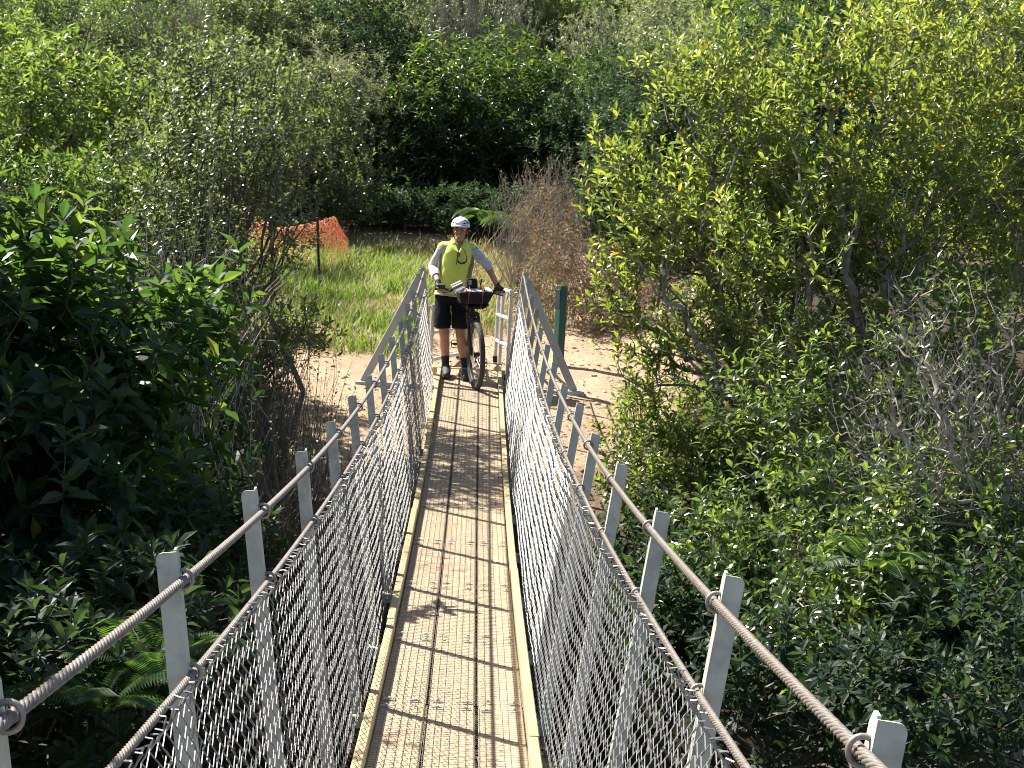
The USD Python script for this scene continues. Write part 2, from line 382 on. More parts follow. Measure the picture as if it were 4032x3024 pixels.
MAT['soil'] = usdkit.material(stage, '/World/Looks/soil', g, [
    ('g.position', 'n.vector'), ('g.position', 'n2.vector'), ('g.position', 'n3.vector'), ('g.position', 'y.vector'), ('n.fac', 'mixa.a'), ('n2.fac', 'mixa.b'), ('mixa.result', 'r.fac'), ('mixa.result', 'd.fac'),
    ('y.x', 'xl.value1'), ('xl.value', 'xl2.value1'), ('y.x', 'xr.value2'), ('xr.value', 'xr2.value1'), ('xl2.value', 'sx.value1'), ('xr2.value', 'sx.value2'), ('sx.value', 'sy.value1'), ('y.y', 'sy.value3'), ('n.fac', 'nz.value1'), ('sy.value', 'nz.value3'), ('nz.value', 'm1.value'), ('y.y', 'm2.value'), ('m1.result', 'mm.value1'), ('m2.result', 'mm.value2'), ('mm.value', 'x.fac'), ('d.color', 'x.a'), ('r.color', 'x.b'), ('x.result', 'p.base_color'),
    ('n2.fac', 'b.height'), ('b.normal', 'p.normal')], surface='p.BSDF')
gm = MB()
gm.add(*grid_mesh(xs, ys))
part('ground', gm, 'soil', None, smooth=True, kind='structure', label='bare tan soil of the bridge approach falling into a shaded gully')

# ------------------------------------------------------------------ the bridge
D = 1.2
YK0 = 16.327
KS = list(range(0, 15))                              # stanchion pairs, the farthest first
LEAN = 0.126
W0 = 0.406


def wside(h):
    return W0 + LEAN * h


BR = thing('suspension_bridge', 'narrow wire cable footbridge with galvanised posts, chain link sides and timber plank deck', 'footbridge', (0, 17.0, 0.1))
rng = np.random.default_rng(11)

# planks: three rows of boards, each length spanning three bays, under a mat of welded wire
PLX = [(-0.318, -0.118), (-0.098, 0.102), (0.122, 0.318)]
Y_END, Y_NEAR = 17.68, -1.3
cuts = [Y_END] + [YK0 - D * k for k in (2, 5, 8, 11, 14)]
for x0, x1 in PLX:
    for a, b in zip(cuts[1:], cuts[:-1]):
        yy = np.linspace(a + 0.002, b - 0.002, 10)
        z = zd(yy)
        mb = MB()
        prof = V([x0, -0.045], [x1, -0.045], [x1, -0.004], [x1 - 0.004, 0], [x0 + 0.004, 0], [x0, -0.004])
        v = np.stack([np.stack([np.broadcast_to(px_, len(yy)), yy, z + pz_], 1) for px_, pz_ in prof], 1)
        n = len(prof)
        i, j = np.meshgrid(np.arange(len(yy) - 1), np.arange(n), indexing='ij')
        q = np.stack([i * n + j, i * n + (j + 1) % n, (i + 1) * n + (j + 1) % n, (i + 1) * n + j], -1).reshape(-1, 4)
        mb.add(v.reshape(-1, 3), q[:, ::-1])
        e = (len(yy) - 1) * n
        mb.add(v[0], [[0, k, k + 1] for k in range(1, n - 1)]).add(v[-1], [[0, k + 1, k] for k in range(1, n - 1)])
        part('deck_plank', mb, 'plank_wood', BR)

for pi, (x0, x1) in enumerate(PLX):
    for a, b in zip(cuts[1:], cuts[:-1]):
        if b < 3.2: continue
        mb = MB()
        a = max(a, 2.6)
        yy = np.linspace(a + 0.01, b - 0.01, 26)
        nx = 6
        for k in range(nx + 1):
            xx = x0 - 0.003 + (x1 - x0 + 0.006) * k / nx
            xj = xx + np.cumsum(rng.normal(0, 0.0006, len(yy)))
            mb.tube(np.stack([xj, yy, zd(yy) + 0.0024 + 0.001 * rng.random(len(yy))], 1), 0.0014, 4, cap=False)
        ty = np.arange(a + 0.015, b - 0.015, 0.0305)
        ext = np.where(rng.random(len(ty)) < 0.9, 0.0, 0.004)
        A = np.stack([np.full(len(ty), x0 - 0.008) - ext, ty, zd(ty) + 0.0046], 1)
        B = np.stack([np.full(len(ty), x1 + 0.008) + ext, ty + rng.normal(0, 0.0012, len(ty)), zd(ty) + 0.0046], 1)
        M = (A + B) / 2 + np.stack([np.zeros(len(ty)), rng.normal(0, 0.0015, len(ty)), rng.random(len(ty)) * 0.002], 1)
        mb.frusta(A, M, 0.00125, 0.00125, 4).frusta(M, B, 0.00125, 0.00125, 4)
        part('wire_mat', mb, 'mesh_wire', BR)
# clips that hold the mat down, two rows at every crossbeam
for k in KS[:12]:
    for x0, x1 in PLX:
        for xc in (x0 + 0.033, x1 - 0.036):
            for dy in (-0.055, 0.055):
                y = YK0 - D * k + dy + rng.normal(0, 0.006)
                if y < 3: continue
                c = V(xc + rng.normal(0, 0.004), y, float(zd(y)) + 0.0095)
                mb = MB().box(c, (0.023, 0.0065, 0.0018), bevel=0.001).box(c + V(0.002, 0.001, 0.0042), (0.006, 0.0075, 0.0028), bevel=0.001)
                part('clip', mb, 'clip_steel', BR)

# kerb timbers with butt joints over the crossbeams
for s in (-1, 1):
    ends = [Y_END + 0.02, 16.75, 14.0, 11.1, 8.05, 4.95, 1.9, -1.3] if s < 0 else [Y_END + 0.02, 16.9, 13.1, 9.4, 6.1, 2.6, -1.3]
    for i, (b, a) in enumerate(zip(ends[:-1], ends[1:])):
        yy = np.linspace(a + 0.002, b - 0.002, 10)
        o = s * (0.0025 if i % 2 else -0.001)
        xa, xb = s * 0.322 + o, s * 0.364 + o
        h0, h1 = -0.05, 0.068 + (0.003 if i % 2 else 0)
        prof = V([xa, h0], [xb, h0], [xb, h1 - 0.004], [xb - s * 0.004, h1], [xa + s * 0.004, h1], [xa, h1 - 0.004])
        if s < 0: prof = prof[::-1]
        n = len(prof)
        v = np.stack([np.stack([np.broadcast_to(px_, len(yy)), yy, zd(yy) + pz_], 1) for px_, pz_ in prof], 1)
        ii, jj = np.meshgrid(np.arange(len(yy) - 1), np.arange(n), indexing='ij')
        q = np.stack([ii * n + jj, ii * n + (jj + 1) % n, (ii + 1) * n + (jj + 1) % n, (ii + 1) * n + jj], -1).reshape(-1, 4)
        mb = MB().add(v.reshape(-1, 3), q[:, ::-1])
        mb.add(v[0], [[0, k, k + 1] for k in range(1, n - 1)]).add(v[-1], [[0, k + 1, k] for k in range(1, n - 1)])
        part('kerb_timber', mb, 'kerb_wood', BR)

# crossbeams, stanchions with their rings
for k in KS:
    y = YK0 - D * k
    z = float(zd(y))
    mb = MB().box((0, y, z - 0.080), (0.452, 0.030, 0.030), bevel=0.004)
    part('crossbeam', mb, 'galvanised', BR)
    for s in (-1, 1):
        htop = 1.262 + rng.normal(0, 0.006)
        hb = -0.105
        jy = rng.normal(0, 0.004)
        b0 = V(s * wside(hb), y + jy, z + hb); t0 = V(s * (wside(htop) + rng.normal(0, 0.003)), y + jy + rng.normal(0, 0.008), z + htop)
        d = t0 - b0; L = np.linalg.norm(d); d /= L
        out = V(s, 0, 0) - d * (s * d[0]); out /= np.linalg.norm(out)
        back = np.cross(d, out) * s
        if back[1] < 0: back = -back
        fw, th, fl = 0.042, 0.0055, 0.036

        def plate(poly, base, e1, e2, nrm, t):
            p = np.array(poly); n = len(p)
            f0 = base + p[:, :1] * e1 + p[:, 1:] * e2
            v = np.vstack([f0, f0 + nrm * t])
            f = [[0, i, i + 1] for i in range(1, n - 1)] + [[n, n + i + 1, n + i] for i in range(1, n - 1)]
            f += sum([[[i, n + i, n + (i + 1) % n], [i, n + (i + 1) % n, (i + 1) % n]] for i in range(n)], [])
            return v, np.array(f)
        r = 0.014
        cs = [(fw - r + r * math.cos(a), L - r + r * math.sin(a)) for a in np.linspace(0, PI / 2, 6)]
        face = [(0, 0), (fw, 0)] + cs + [(0, L)]
        m = MB()
        m.add(*plate(face, b0, out, d, back, th))
        flange = [(th, 0), (fl, 0), (fl, L - 0.012), (fl - 0.012, L + 0.006), (th, L + 0.004)]
        m.add(*plate(flange, b0, back, d, out, th))
        st = part('stanchion', m, 'galvanised', BR)
        for h, rr in ((1.1994, 0.0195), (1.0038, 0.0175)):
            c = V(s * (wside(h) - 0.004), y + 0.018, z + h)
            mm = MB().torus(c + V(-s * 0.0, 0, 0), V(s, 0, 0.0), V(0, 0.12, 1), rr, 0.0046, 18, 7)
            part('ring', mm, 'ring_steel', st, smooth=50)


def cable_path(h, w, y0, y1, n):
    y = np.linspace(y0, y1, n)
    return np.stack([np.full(n, w), y, zd(y) + h], 1)


def rope(h, w, R, r, pitch, y0, y1, sides=5):
    """A laid wire rope of six strands round a core."""
    n = int((y1 - y0) / pitch * 9) + 1
    c = cable_path(h, w, y0, y1, n)
    mb = MB()
    for k in range(6):
        a = 2 * PI * (c[:, 1] / pitch) + k * PI / 3
        mb.tube(c + np.stack([R * np.cos(a), np.zeros(n), R * np.sin(a)], 1), r, sides, cap=False)
    mb.tube(c[::9], R * 0.8, 6, cap=True)
    return mb


for s in (-1, 1):
    part('handrail_cable', rope(1.1994, s * (wside(1.1994) - 0.006), 0.0062, 0.0042, 0.115, -1.4, 17.02), 'cable_steel', BR, smooth=True)
    part('lower_cable', rope(1.0038, s * (wside(1.0038) - 0.006), 0.0054, 0.0037, 0.10, -1.4, 17.0), 'cable_steel', BR, smooth=True)
    part('deck_cable', MB().tube(cable_path(-0.118, s * 0.28, -1.4, 17.0, 60), 0.010, 8), 'cable_steel', BR, smooth=True)

# chain link sides: every wire a vertical zigzag hooked into its neighbours
PITCH, ROW = 0.036, 0.034
HB, HT = -0.015, 0.992
edges = [17.0] + [YK0 - D * k - 0.6 for k in range(0, 14)]
for s in (-1, 1):
    for bi, (b, a) in enumerate(zip(edges[:-1], edges[1:])):
        if b < 1.2: continue
        yi = np.arange(math.ceil(a / PITCH), math.ceil(b / PITCH)) * PITCH
        idx = np.round(yi / PITCH).astype(int)
        rows = int((HT - HB) / ROW)
        sub = [(-0.16, 1.0), (0.16, 1.0), (0.5, 0.0)]
        hh, zz, oo = [], [], []
        for r_ in range(rows + 1):
            sg = 1 if r_ % 2 else -1
            hh += [r_ - 0.14, r_ + 0.14]; zz += [sg, sg]; oo += [1.0 * sg, -1.0 * sg]
        hh = HB + np.array(hh) * ROW; zz = np.array(zz, float); oo = np.array(oo, float)
        m_ = len(hh)
        par = np.where(idx % 2, 1, -1)[:, None]
        Y = yi[:, None] + zz[None] * (PITCH * 0.54) * par * -1 + rng.normal(0, 0.0018, (len(yi), 1)) + rng.normal(0, 0.0012, (len(yi), m_))
        H = hh[None] + rng.normal(0, 0.0035, (len(yi), 1)) + 0 * Y
        H = H + 0.010 * (fbm(np.stack([Y * 2.2, H * 2, 0 * Y], -1), 2, 5 + s) - 0.5)
        X = wside(H) - 0.012 + 0.0030 * oo[None] + 0.030 * (fbm(np.stack([Y * 1.1, H * 2.2, 0 * Y + 7], -1), 2, 3 + s) - 0.5)
        P = np.stack([s * X, Y, zd(Y) + H], -1)
        mb = MB()
        near = b < 7.5
        mb.tubes(P, np.broadcast_to(V(1, 0, 0.1), P.shape), 0.0016 if near else 0.0012, 4 if near else 3)
        # wire ends twisted over the lower cable
        top = P[:, -1]
        tw = top + np.stack([-s * (0.008 + 0.012 * rng.random(len(yi))), rng.normal(0, 0.008, len(yi)), 0.022 + 0.014 * rng.random(len(yi))], 1)
        tw2 = tw + np.stack([s * (0.012 + 0.01 * rng.random(len(yi))), rng.normal(0, 0.008, len(yi)), -0.004 + 0.008 * rng.random(len(yi))], 1)
        mb.frusta(top, tw, 0.0018, 0.0018, 4).frusta(tw, tw2, 0.0018, 0.0018, 4)
        part('wire_netting', mb, 'net_wire', BR, kind='stuff')

# far portal: two posts, an outrigger beam and two raking struts
YP = 17.06
PZ = float(zd(YP))
zb = lambda x: PZ - 0.052
mb = MB().box((0.012, YP - 0.15, PZ - 0.095), (1.262, 0.058, 0.058), bevel=0.006)
part('portal_beam', mb, 'portal_steel', BR)
for s in (-1, 1):
    a, b = V(s * 0.425, YP, PZ - 0.12), V(s * 0.575, YP + 0.01, PZ + 1.232)
    m = MB().bar(a, b, 0.075, 0.05, up=(0, 1, 0), bevel=0.004)
    po = part('portal_post', m, 'portal_steel', BR)
    m = MB().box(b + V(-s * 0.02, -0.035, 0.012), (0.006, 0.035, 0.03), bevel=0.002).box(b + V(s * 0.008, -0.035, 0.008), (0.006, 0.035, 0.028), bevel=0.002)
    part('cable_saddle', m, 'galvanised', po)
    m = MB().bar(V(s * 1.16, YP - 0.15, PZ - 0.045), V(s * 0.60, YP + 0.03, PZ + 1.13), 0.088, 0.05, up=(0, 1, 0), bevel=0.004)
    part('raking_strut', m, 'portal_steel', BR)
    m = MB().box((s * 1.262, YP - 0.15, PZ - 0.095), (0.004, 0.054, 0.054))
    m = MB()
    for dz in (0.0, -0.2):
        m.add(*(lambda q: (q.vertices, q.faces))(trimesh.creation.cylinder(0.014, 0.03, sections=6)))
        m.v[-1] = m.v[-1] @ V([0, 0, 1], [0, 1, 0], [1, 0, 0]) + (s * 0.47, YP - 0.03, PZ + 1.0 + dz)
    part('anchor_bolt', m, 'galvanised', po)
# timber sill where the deck meets the bank
part('sill_timber', MB().box((0, Y_END + 0.055, float(zd(Y_END)) - 0.06), (0.43, 0.045, 0.075), bevel=0.004), 'kerb_wood', BR)


# ------------------------------------------------------------------ vegetation
def unit(a):
    return a / (np.linalg.norm(a, axis=-1, keepdims=True) + 1e-12)


LEAF_A = (V([0, 0, 0], [-.5, .45, .10], [.5, .45, .10], [0, .5, 0], [0, 1, -.10]), [[0, 2, 3], [0, 3, 1], [3, 2, 4], [3, 4, 1]])
LEAF_B = (V([0, 0, 0], [-.36, .25, .08], [0, .27, .01], [.36, .25, .08], [-.5, .6, .07], [0, .62, -.02], [.5, .6, .07], [0, 1, -.14]),
          [[0, 3, 2], [0, 2, 1], [1, 2, 5], [1, 5, 4], [2, 3, 6], [2, 6, 5], [4, 5, 7], [5, 6, 7]])
LEAF_C = (V([0, 0, 0], [-.5, .5, .12], [.5, .5, .12], [0, 1, -.06]), [[0, 2, 3], [0, 3, 1]])


def leaves(mb, pos, dirs, up, ln, wd, tint, tpl):
    """Sets one leaf at each pos, pointing along dirs with its face towards up."""
    tv, tf = tpl
    y = unit(dirs); x = unit(np.cross(y, up)); z = np.cross(x, y)
    ln, wd = np.broadcast_to(ln, len(pos)), np.broadcast_to(wd, len(pos))
    v = pos[:, None] + tv[None, :, :1] * (x * wd[:, None])[:, None] + tv[None, :, 1:2] * (y * ln[:, None])[:, None] + tv[None, :, 2:] * (z * ln[:, None])[:, None]
    k = len(tv)
    f = (np.array(tf)[None] + (np.arange(len(pos)) * k)[:, None, None]).reshape(-1, 3)
    mb.add(v.reshape(-1, 3), f, np.repeat(tint, k))


def skeleton(base, pts, w=0.35):
    """Joins the shoots to the stem bases as a branching tree; returns nodes, parents and radii' weights."""
    base = np.atleast_2d(base)
    nodes = np.vstack([base, pts]); nb = len(base)
    d0 = np.min(np.linalg.norm(pts[:, None] - base[None], axis=2), 1)
    order = np.argsort(d0) + nb
    par = np.full(len(nodes), -1); path = np.zeros(len(nodes))
    placed = list(range(nb))
    P = np.empty_like(nodes); P[:nb] = base; ids = np.empty(len(nodes), int); ids[:nb] = range(nb); L = np.zeros(len(nodes)); n = nb
    for i in order:
        d = np.linalg.norm(P[:n] - nodes[i], axis=1)
        j = int(np.argmin(d * (1 + 0.0 * d) + w * L[:n]))
        par[i] = ids[j]; path[i] = L[j] + d[j]
        P[n] = nodes[i]; ids[n] = i; L[n] = path[i]; n += 1
    load = np.ones(len(nodes))
    for i in order[::-1]:
        load[par[i]] += load[i]
    return nodes, par, load, nb


SOLO = []


def plant(name, label, cat, base, ells, n, leaf, bark='bark_dark', seed=0, w=0.35, nleaf=8, ln=0.08, wd=0.03, tpl=LEAF_A, shoot=0.10, upw=0.6, carve=0.40, freq=1.6,
          r0=0.0022, rexp=2.3, solo=0, group=None, shell=0.45, open_=(35, 85), tint=(0.0, 1.0), odd=0.01, bare=0.0, world=True, rz=0.0, scale=1.0, floor=0.15, trunk_name='trunk', kink=0.12):
    """A tree or shrub: shoots spread through its crown, joined by branches to its stems, a tuft of leaves on each shoot."""
    r = np.random.default_rng(seed)
    base = np.atleast_2d(np.asarray(base, float))
    wts = np.array([e[6] if len(e) > 6 else e[3] * e[4] * e[5] for e in ells], float); wts /= wts.sum()
    pts, outs = [], []
    for e, wt in zip(ells, wts):
        m = int(n * wt * 2.6) + 8
        q = unit(r.normal(size=(m, 3)))
        rad = r.random(m) ** shell
        lump = 0.78 + 0.5 * fbm(q * 1.7 + 11 + seed, 2, seed)
        p = V(*e[:3]) + q * (rad * lump)[:, None] * V(*e[3:6])
        keep = fbm(p * freq + 3.1, 3, seed + 1) > carve
        if world: keep &= p[:, 2] > terrain(p[:, 0], p[:, 1]) + floor
        else: keep &= p[:, 2] > floor
        p, q = p[keep], q[keep]
        k = int(n * wt)
        pts.append(p[:k]); outs.append(q[:k])
    pts, outs = np.vstack(pts), np.vstack(outs)
    nodes, par, load, nb = skeleton(base, pts, w)
    ch = np.arange(nb, len(nodes))
    A, B = nodes[par[ch]], nodes[ch]
    ra = r0 * load[ch] ** (1 / rexp)
    rb = np.maximum(r0 * np.maximum(load[ch] - 1, 1) ** (1 / rexp), r0)
    mid = (A + B) / 2 + r.normal(size=A.shape) * np.linalg.norm(B - A, axis=1, keepdims=True) * kink
    th = MB()
    big = ra > 0.010
    for sel, sd in ((big, 6), (~big, 3)):
        if sel.any():
            th.frusta(A[sel], mid[sel], ra[sel] * 1.02, (ra[sel] + rb[sel]) / 2, sd)
            th.frusta(mid[sel], B[sel], (ra[sel] + rb[sel]) / 2, rb[sel], sd)
    T = thing(name, label, cat, base[0] if world else (0, 0, 0), rz, scale, group)
    axis = unit(unit(B - A) * 0.5 + outs * 0.35 + V(0, 0, upw) + r.normal(size=A.shape) * 0.28)
    leafy = r.random(len(pts)) >= bare
    p, s = pts[leafy], axis[leafy]
    sl = shoot * (0.6 + 0.8 * r.random(len(p)))
    th.frusta(pts, pts + axis * (shoot * 0.8), r0 * 0.8, r0 * 0.4, 3)
    part(trunk_name, th, bark, T, smooth=False, local=not world)
    if len(p):
        K = nleaf
        kk = np.tile(np.arange(K), len(p)); ii = np.repeat(np.arange(len(p)), K)
        t = (kk + r.random(len(kk)) * 0.6) / K
        side = unit(np.cross(s, r.normal(size=s.shape)))[ii]
        bi = np.cross(s[ii], side)
        az = kk * 2.399 + r.random(len(p))[ii] * 6.28
        radial = side * np.cos(az)[:, None] + bi * np.sin(az)[:, None]
        ang = np.radians(open_[0] + (open_[1] - open_[0]) * t + r.normal(size=len(kk)) * 10)
        dr = s[ii] * np.cos(ang)[:, None] + radial * np.sin(ang)[:, None]
        dr[:, 2] -= 0.10 * r.random(len(kk))
        pos = p[ii] + s[ii] * (sl[ii] * (0.8 - t))[:, None]
        up = unit(s[ii] * np.sin(ang)[:, None] - radial * np.cos(ang)[:, None] + r.normal(size=dr.shape) * 0.25)
        size = 0.62 + 0.55 * r.random(len(kk))
        tt = np.clip(tint[0] + (tint[1] - tint[0]) * (0.55 * r.random(len(kk)) + 0.45 * r.random(len(p))[ii]), 0, 0.90)
        tt = np.where(r.random(len(kk)) < odd, 0.94 + 0.06 * r.random(len(kk)), tt)
        mb = MB()
        if solo:
            c = pos - CAM
            dist = c @ _F
            sx, sy = np.abs(c @ RGT / dist) < 0.325, np.abs(c @ UPV / dist) < 0.24
            facing = np.abs((up * unit(c)).sum(1))
            score = np.where(sx & sy, size / dist * (0.3 + facing) - 0.10 * np.maximum((c @ _F) - np.quantile(dist, 0.3), 0), -1e9)
            pick = np.argsort(-score)[:solo]
            mask = np.zeros(len(pos), bool); mask[pick] = True
        else:
            mask = np.zeros(len(pos), bool)
        m_ = ~mask
        leaves(mb, pos[m_], dr[m_], up[m_], ln * size[m_], wd * size[m_], tt[m_], tpl)
        cr = part('crown', mb, leaf, T, kind='stuff' if solo else None, tint=True, local=not world)
        for i in np.nonzero(mask)[0]:
            one = MB()
            leaves(one, pos[i:i + 1], dr[i:i + 1], up[i:i + 1], ln * size[i], wd * size[i], tt[i:i + 1], tpl)
            part('leaf', one, leaf, cr, tint=True)
    return T


def gz(x, y, dz=-0.05):
    return V(x, y, float(terrain(x, y)) + dz)


def stems(x, y, n, spread, seed):
    r = np.random.default_rng(seed)
    return np.array([gz(x + r.normal() * spread, y + r.normal() * spread) for _ in range(n)])


def blob(px, py, Y, rx, rz, ry):
    return (*at(px, py, Y), rx, ry, rz)


# --- left of the bridge
plant('broadleaf_shrub', 'broad leaved dark glossy shrub nearest on the left, its top leaves sunlit', 'shrub', stems(-3.2, 8.6, 5, 0.25, 1),
      [blob(-40, 760, 8.6, 0.95, 1.0, 0.8), blob(250, 800, 9.0, 0.72, 0.75, 0.6), blob(90, 1150, 8.3, 0.9, 0.85, 0.8), blob(440, 690, 9.4, 0.42, 0.38, 0.4), blob(-350, 900, 8.8, 0.9, 1.2, 0.9)],
      1150, 'leaf_big', seed=21, nleaf=9, ln=0.165, wd=0.066, tpl=LEAF_B, shoot=0.13, upw=0.6, carve=0.34, solo=280, odd=0.004, shell=0.55, open_=(40, 100))
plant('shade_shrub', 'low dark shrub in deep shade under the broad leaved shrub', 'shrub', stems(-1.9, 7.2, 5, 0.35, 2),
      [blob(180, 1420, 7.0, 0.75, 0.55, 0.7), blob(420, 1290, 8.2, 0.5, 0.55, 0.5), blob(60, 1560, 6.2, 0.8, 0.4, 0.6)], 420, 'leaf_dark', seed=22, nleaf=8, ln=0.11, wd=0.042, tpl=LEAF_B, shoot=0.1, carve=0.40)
plant('twiggy_shrub', 'tall twiggy shrub with small round shiny leaves and bare lower stems, left of the clearing', 'shrub', stems(-2.35, 13.2, 12, 0.28, 3),
      [blob(500, 420, 13.4, 0.72, 1.25, 0.8), blob(390, 620, 12.8, 0.6, 0.8, 0.6), blob(570, 270, 13.9, 0.6, 0.8, 0.6)], 1150, 'leaf_small', 'bark_dark', seed=23, w=0.8, nleaf=8, ln=0.062, wd=0.034, shoot=0.14,
      upw=0.7, carve=0.42, freq=2.4, r0=0.0030, open_=(40, 95), kink=0.06)
plant('slender_sapling', 'dark forked sapling with few leaves standing before the orange netting', 'sapling', [gz(-1.72, 14.6)],
      [blob(580, 560, 14.6, 0.30, 0.55, 0.3), blob(590, 400, 14.8, 0.32, 0.4, 0.3)], 90, 'leaf_small', 'bark_dark', seed=24, w=0.75, nleaf=5, ln=0.05, wd=0.028, shoot=0.16, carve=0.2, r0=0.0032, rexp=2.1, bare=0.25)
plant('leafy_bush', 'small leafy green bush at the edge of the tan bank, left of the bridge strut', 'bush', stems(-1.75, 13.0, 6, 0.14, 4),
      [blob(640, 740, 13.0, 0.36, 0.30, 0.4), blob(530, 800, 12.6, 0.42, 0.34, 0.4)], 330, 'leaf_mid', seed=25, nleaf=8, ln=0.065, wd=0.026, shoot=0.1, carve=0.33, tint=(0.1, 1))
plant('bare_stem_thicket', 'thicket of bare dead stems on the bank below the twiggy shrub', 'thicket', stems(-2.0, 12.4, 34, 0.42, 5),
      [blob(500, 880, 12.4, 0.62, 0.85, 0.6), blob(560, 1130, 11.6, 0.55, 0.55, 0.5)], 520, 'leaf_small', 'bark_grey', seed=26, w=1.2, nleaf=5, ln=0.045, wd=0.024, shoot=0.16, carve=0.2, bare=0.86, r0=0.0026, kink=0.05, floor=0.05,
      trunk_name='stems')
plant('arching_twig_shrub', 'dead arching shrub with pale crossing twigs reaching over the dark leaves', 'shrub', stems(-2.6, 10.4, 6, 0.2, 6),
      [blob(420, 640, 10.6, 0.55, 0.75, 0.4), blob(250, 560, 10.2, 0.5, 0.5, 0.3)], 190, 'leaf_small', 'bark_pale', seed=27, w=1.0, nleaf=4, ln=0.05, wd=0.027, shoot=0.16, carve=0.1, bare=0.72, r0=0.0028, upw=0.3)
plant('bright_leaf_tree', 'tree at upper left with bright yellow green leaves along its top', 'tree', stems(-4.9, 16.6, 3, 0.2, 7),
      [blob(120, 330, 16.6, 1.35, 1.0, 1.1), blob(20, 170, 17.2, 0.9, 0.7, 0.9), blob(220, 210, 16.8, 0.7, 0.45, 0.7), blob(90, 520, 15.6, 1.2, 0.7, 0.9)], 900, 'leaf_mid', seed=28, nleaf=9, ln=0.13, wd=0.05, shoot=0.12, carve=0.40, tint=(0.2, 1))
plant('dark_stem_tree', 'thin stemmed dark tree behind the bright leaved one at the left edge', 'tree', stems(-6.4, 23.5, 6, 0.5, 8),
      [blob(90, 40, 23.5, 1.8, 1.5, 1.3), blob(300, 130, 23, 1.3, 1.3, 1.0)], 1000, 'leaf_mid', 'bark_dark', seed=29, w=0.6, nleaf=8, ln=0.075, wd=0.03, shoot=0.13, carve=0.43, tint=(0, .7))
plant('round_leaf_tree', 'loose tree with round pale leaves left of the clearing, behind the twiggy shrub', 'tree', stems(-2.9, 15.2, 7, 0.35, 9),
      [blob(420, 330, 15.0, 0.8, 1.2, 0.75), blob(300, 470, 14.6, 0.65, 0.8, 0.65), blob(520, 220, 15.4, 0.7, 0.75, 0.65)], 1300, 'leaf_small', 'bark_dark', seed=30, w=0.6, nleaf=8, ln=0.072, wd=0.042, shoot=0.12, carve=0.44, freq=2.4, r0=0.0028, tint=(0, .9))

plant('dark_shrub', 'dark leafy shrub behind the broad leaved one, under the crossing twigs', 'shrub', stems(-2.6, 10.8, 6, 0.4, 31),
      [blob(200, 1020, 10.4, 0.8, 0.6, 0.6), blob(350, 900, 11.0, 0.6, 0.6, 0.6), blob(380, 1150, 9.6, 0.55, 0.5, 0.5), blob(120, 850, 10.6, 0.8, 0.8, 0.6)], 1000, 'leaf_dark', 'bark_dark', seed=131, nleaf=9, ln=0.12, wd=0.048, tpl=LEAF_B, shoot=0.12, carve=0.33)
plant('leafy_tree', 'leafy tree at the left edge between the broad leaved shrub and the bright leaved tree', 'tree', stems(-4.2, 13.0, 4, 0.3, 32),
      [blob(20, 520, 13.0, 0.9, 0.8, 0.7), blob(200, 470, 13.4, 0.7, 0.6, 0.6)], 800, 'leaf_mid', 'bark_dark', seed=132, nleaf=9, ln=0.085, wd=0.036, shoot=0.12, carve=0.38, tint=(0, .8))
# --- trees round the clearing
plant('round_crowned_tree', 'round crowned dark tree at the back of the clearing, lit yellow green on its left', 'tree', stems(-0.2, 31.5, 4, 0.5, 10),
      [blob(1040, 290, 31.2, 2.45, 2.05, 1.9), blob(900, 330, 30.6, 1.2, 1.55, 1.2), blob(1190, 340, 31.0, 1.35, 1.85, 1.3), blob(960, 440, 30.4, 1.4, 0.8, 1.0)], 3300, 'leaf_round', 'bark_dark', seed=31, w=0.45,
      nleaf=9, ln=0.185, wd=0.058, shoot=0.16, carve=0.38, tint=(0.0, .9), upw=0.9, odd=0.002, shell=0.4, open_=(45, 95))
plant('glossy_thicket_tree', 'many stemmed glossy leaved tree just behind the orange netting', 'tree', stems(-3.2, 28.3, 8, 0.7, 11),
      [blob(640, 330, 27.6, 1.35, 1.7, 1.2), blob(720, 420, 28.0, 1.0, 1.1, 1.0), blob(560, 420, 27.2, 1.0, 1.3, 1.0)], 2000, 'leaf_small', 'bark_dark', seed=32, w=0.5, nleaf=8, ln=0.105, wd=0.052, shoot=0.13, carve=0.44, freq=2.2, tint=(0, .9))
plant('olive_tree', 'olive green feathery tree between the netting and the round crowned tree', 'tree', stems(-2.2, 30.5, 5, 0.5, 12),
      [blob(770, 260, 30.4, 1.0, 1.4, 1.0), blob(690, 190, 31.5, 1.2, 1.1, 1.0)], 1500, 'leaf_scrub', 'bark_grey', seed=33, w=0.5, nleaf=9, ln=0.085, wd=0.03, shoot=0.13, carve=0.38)

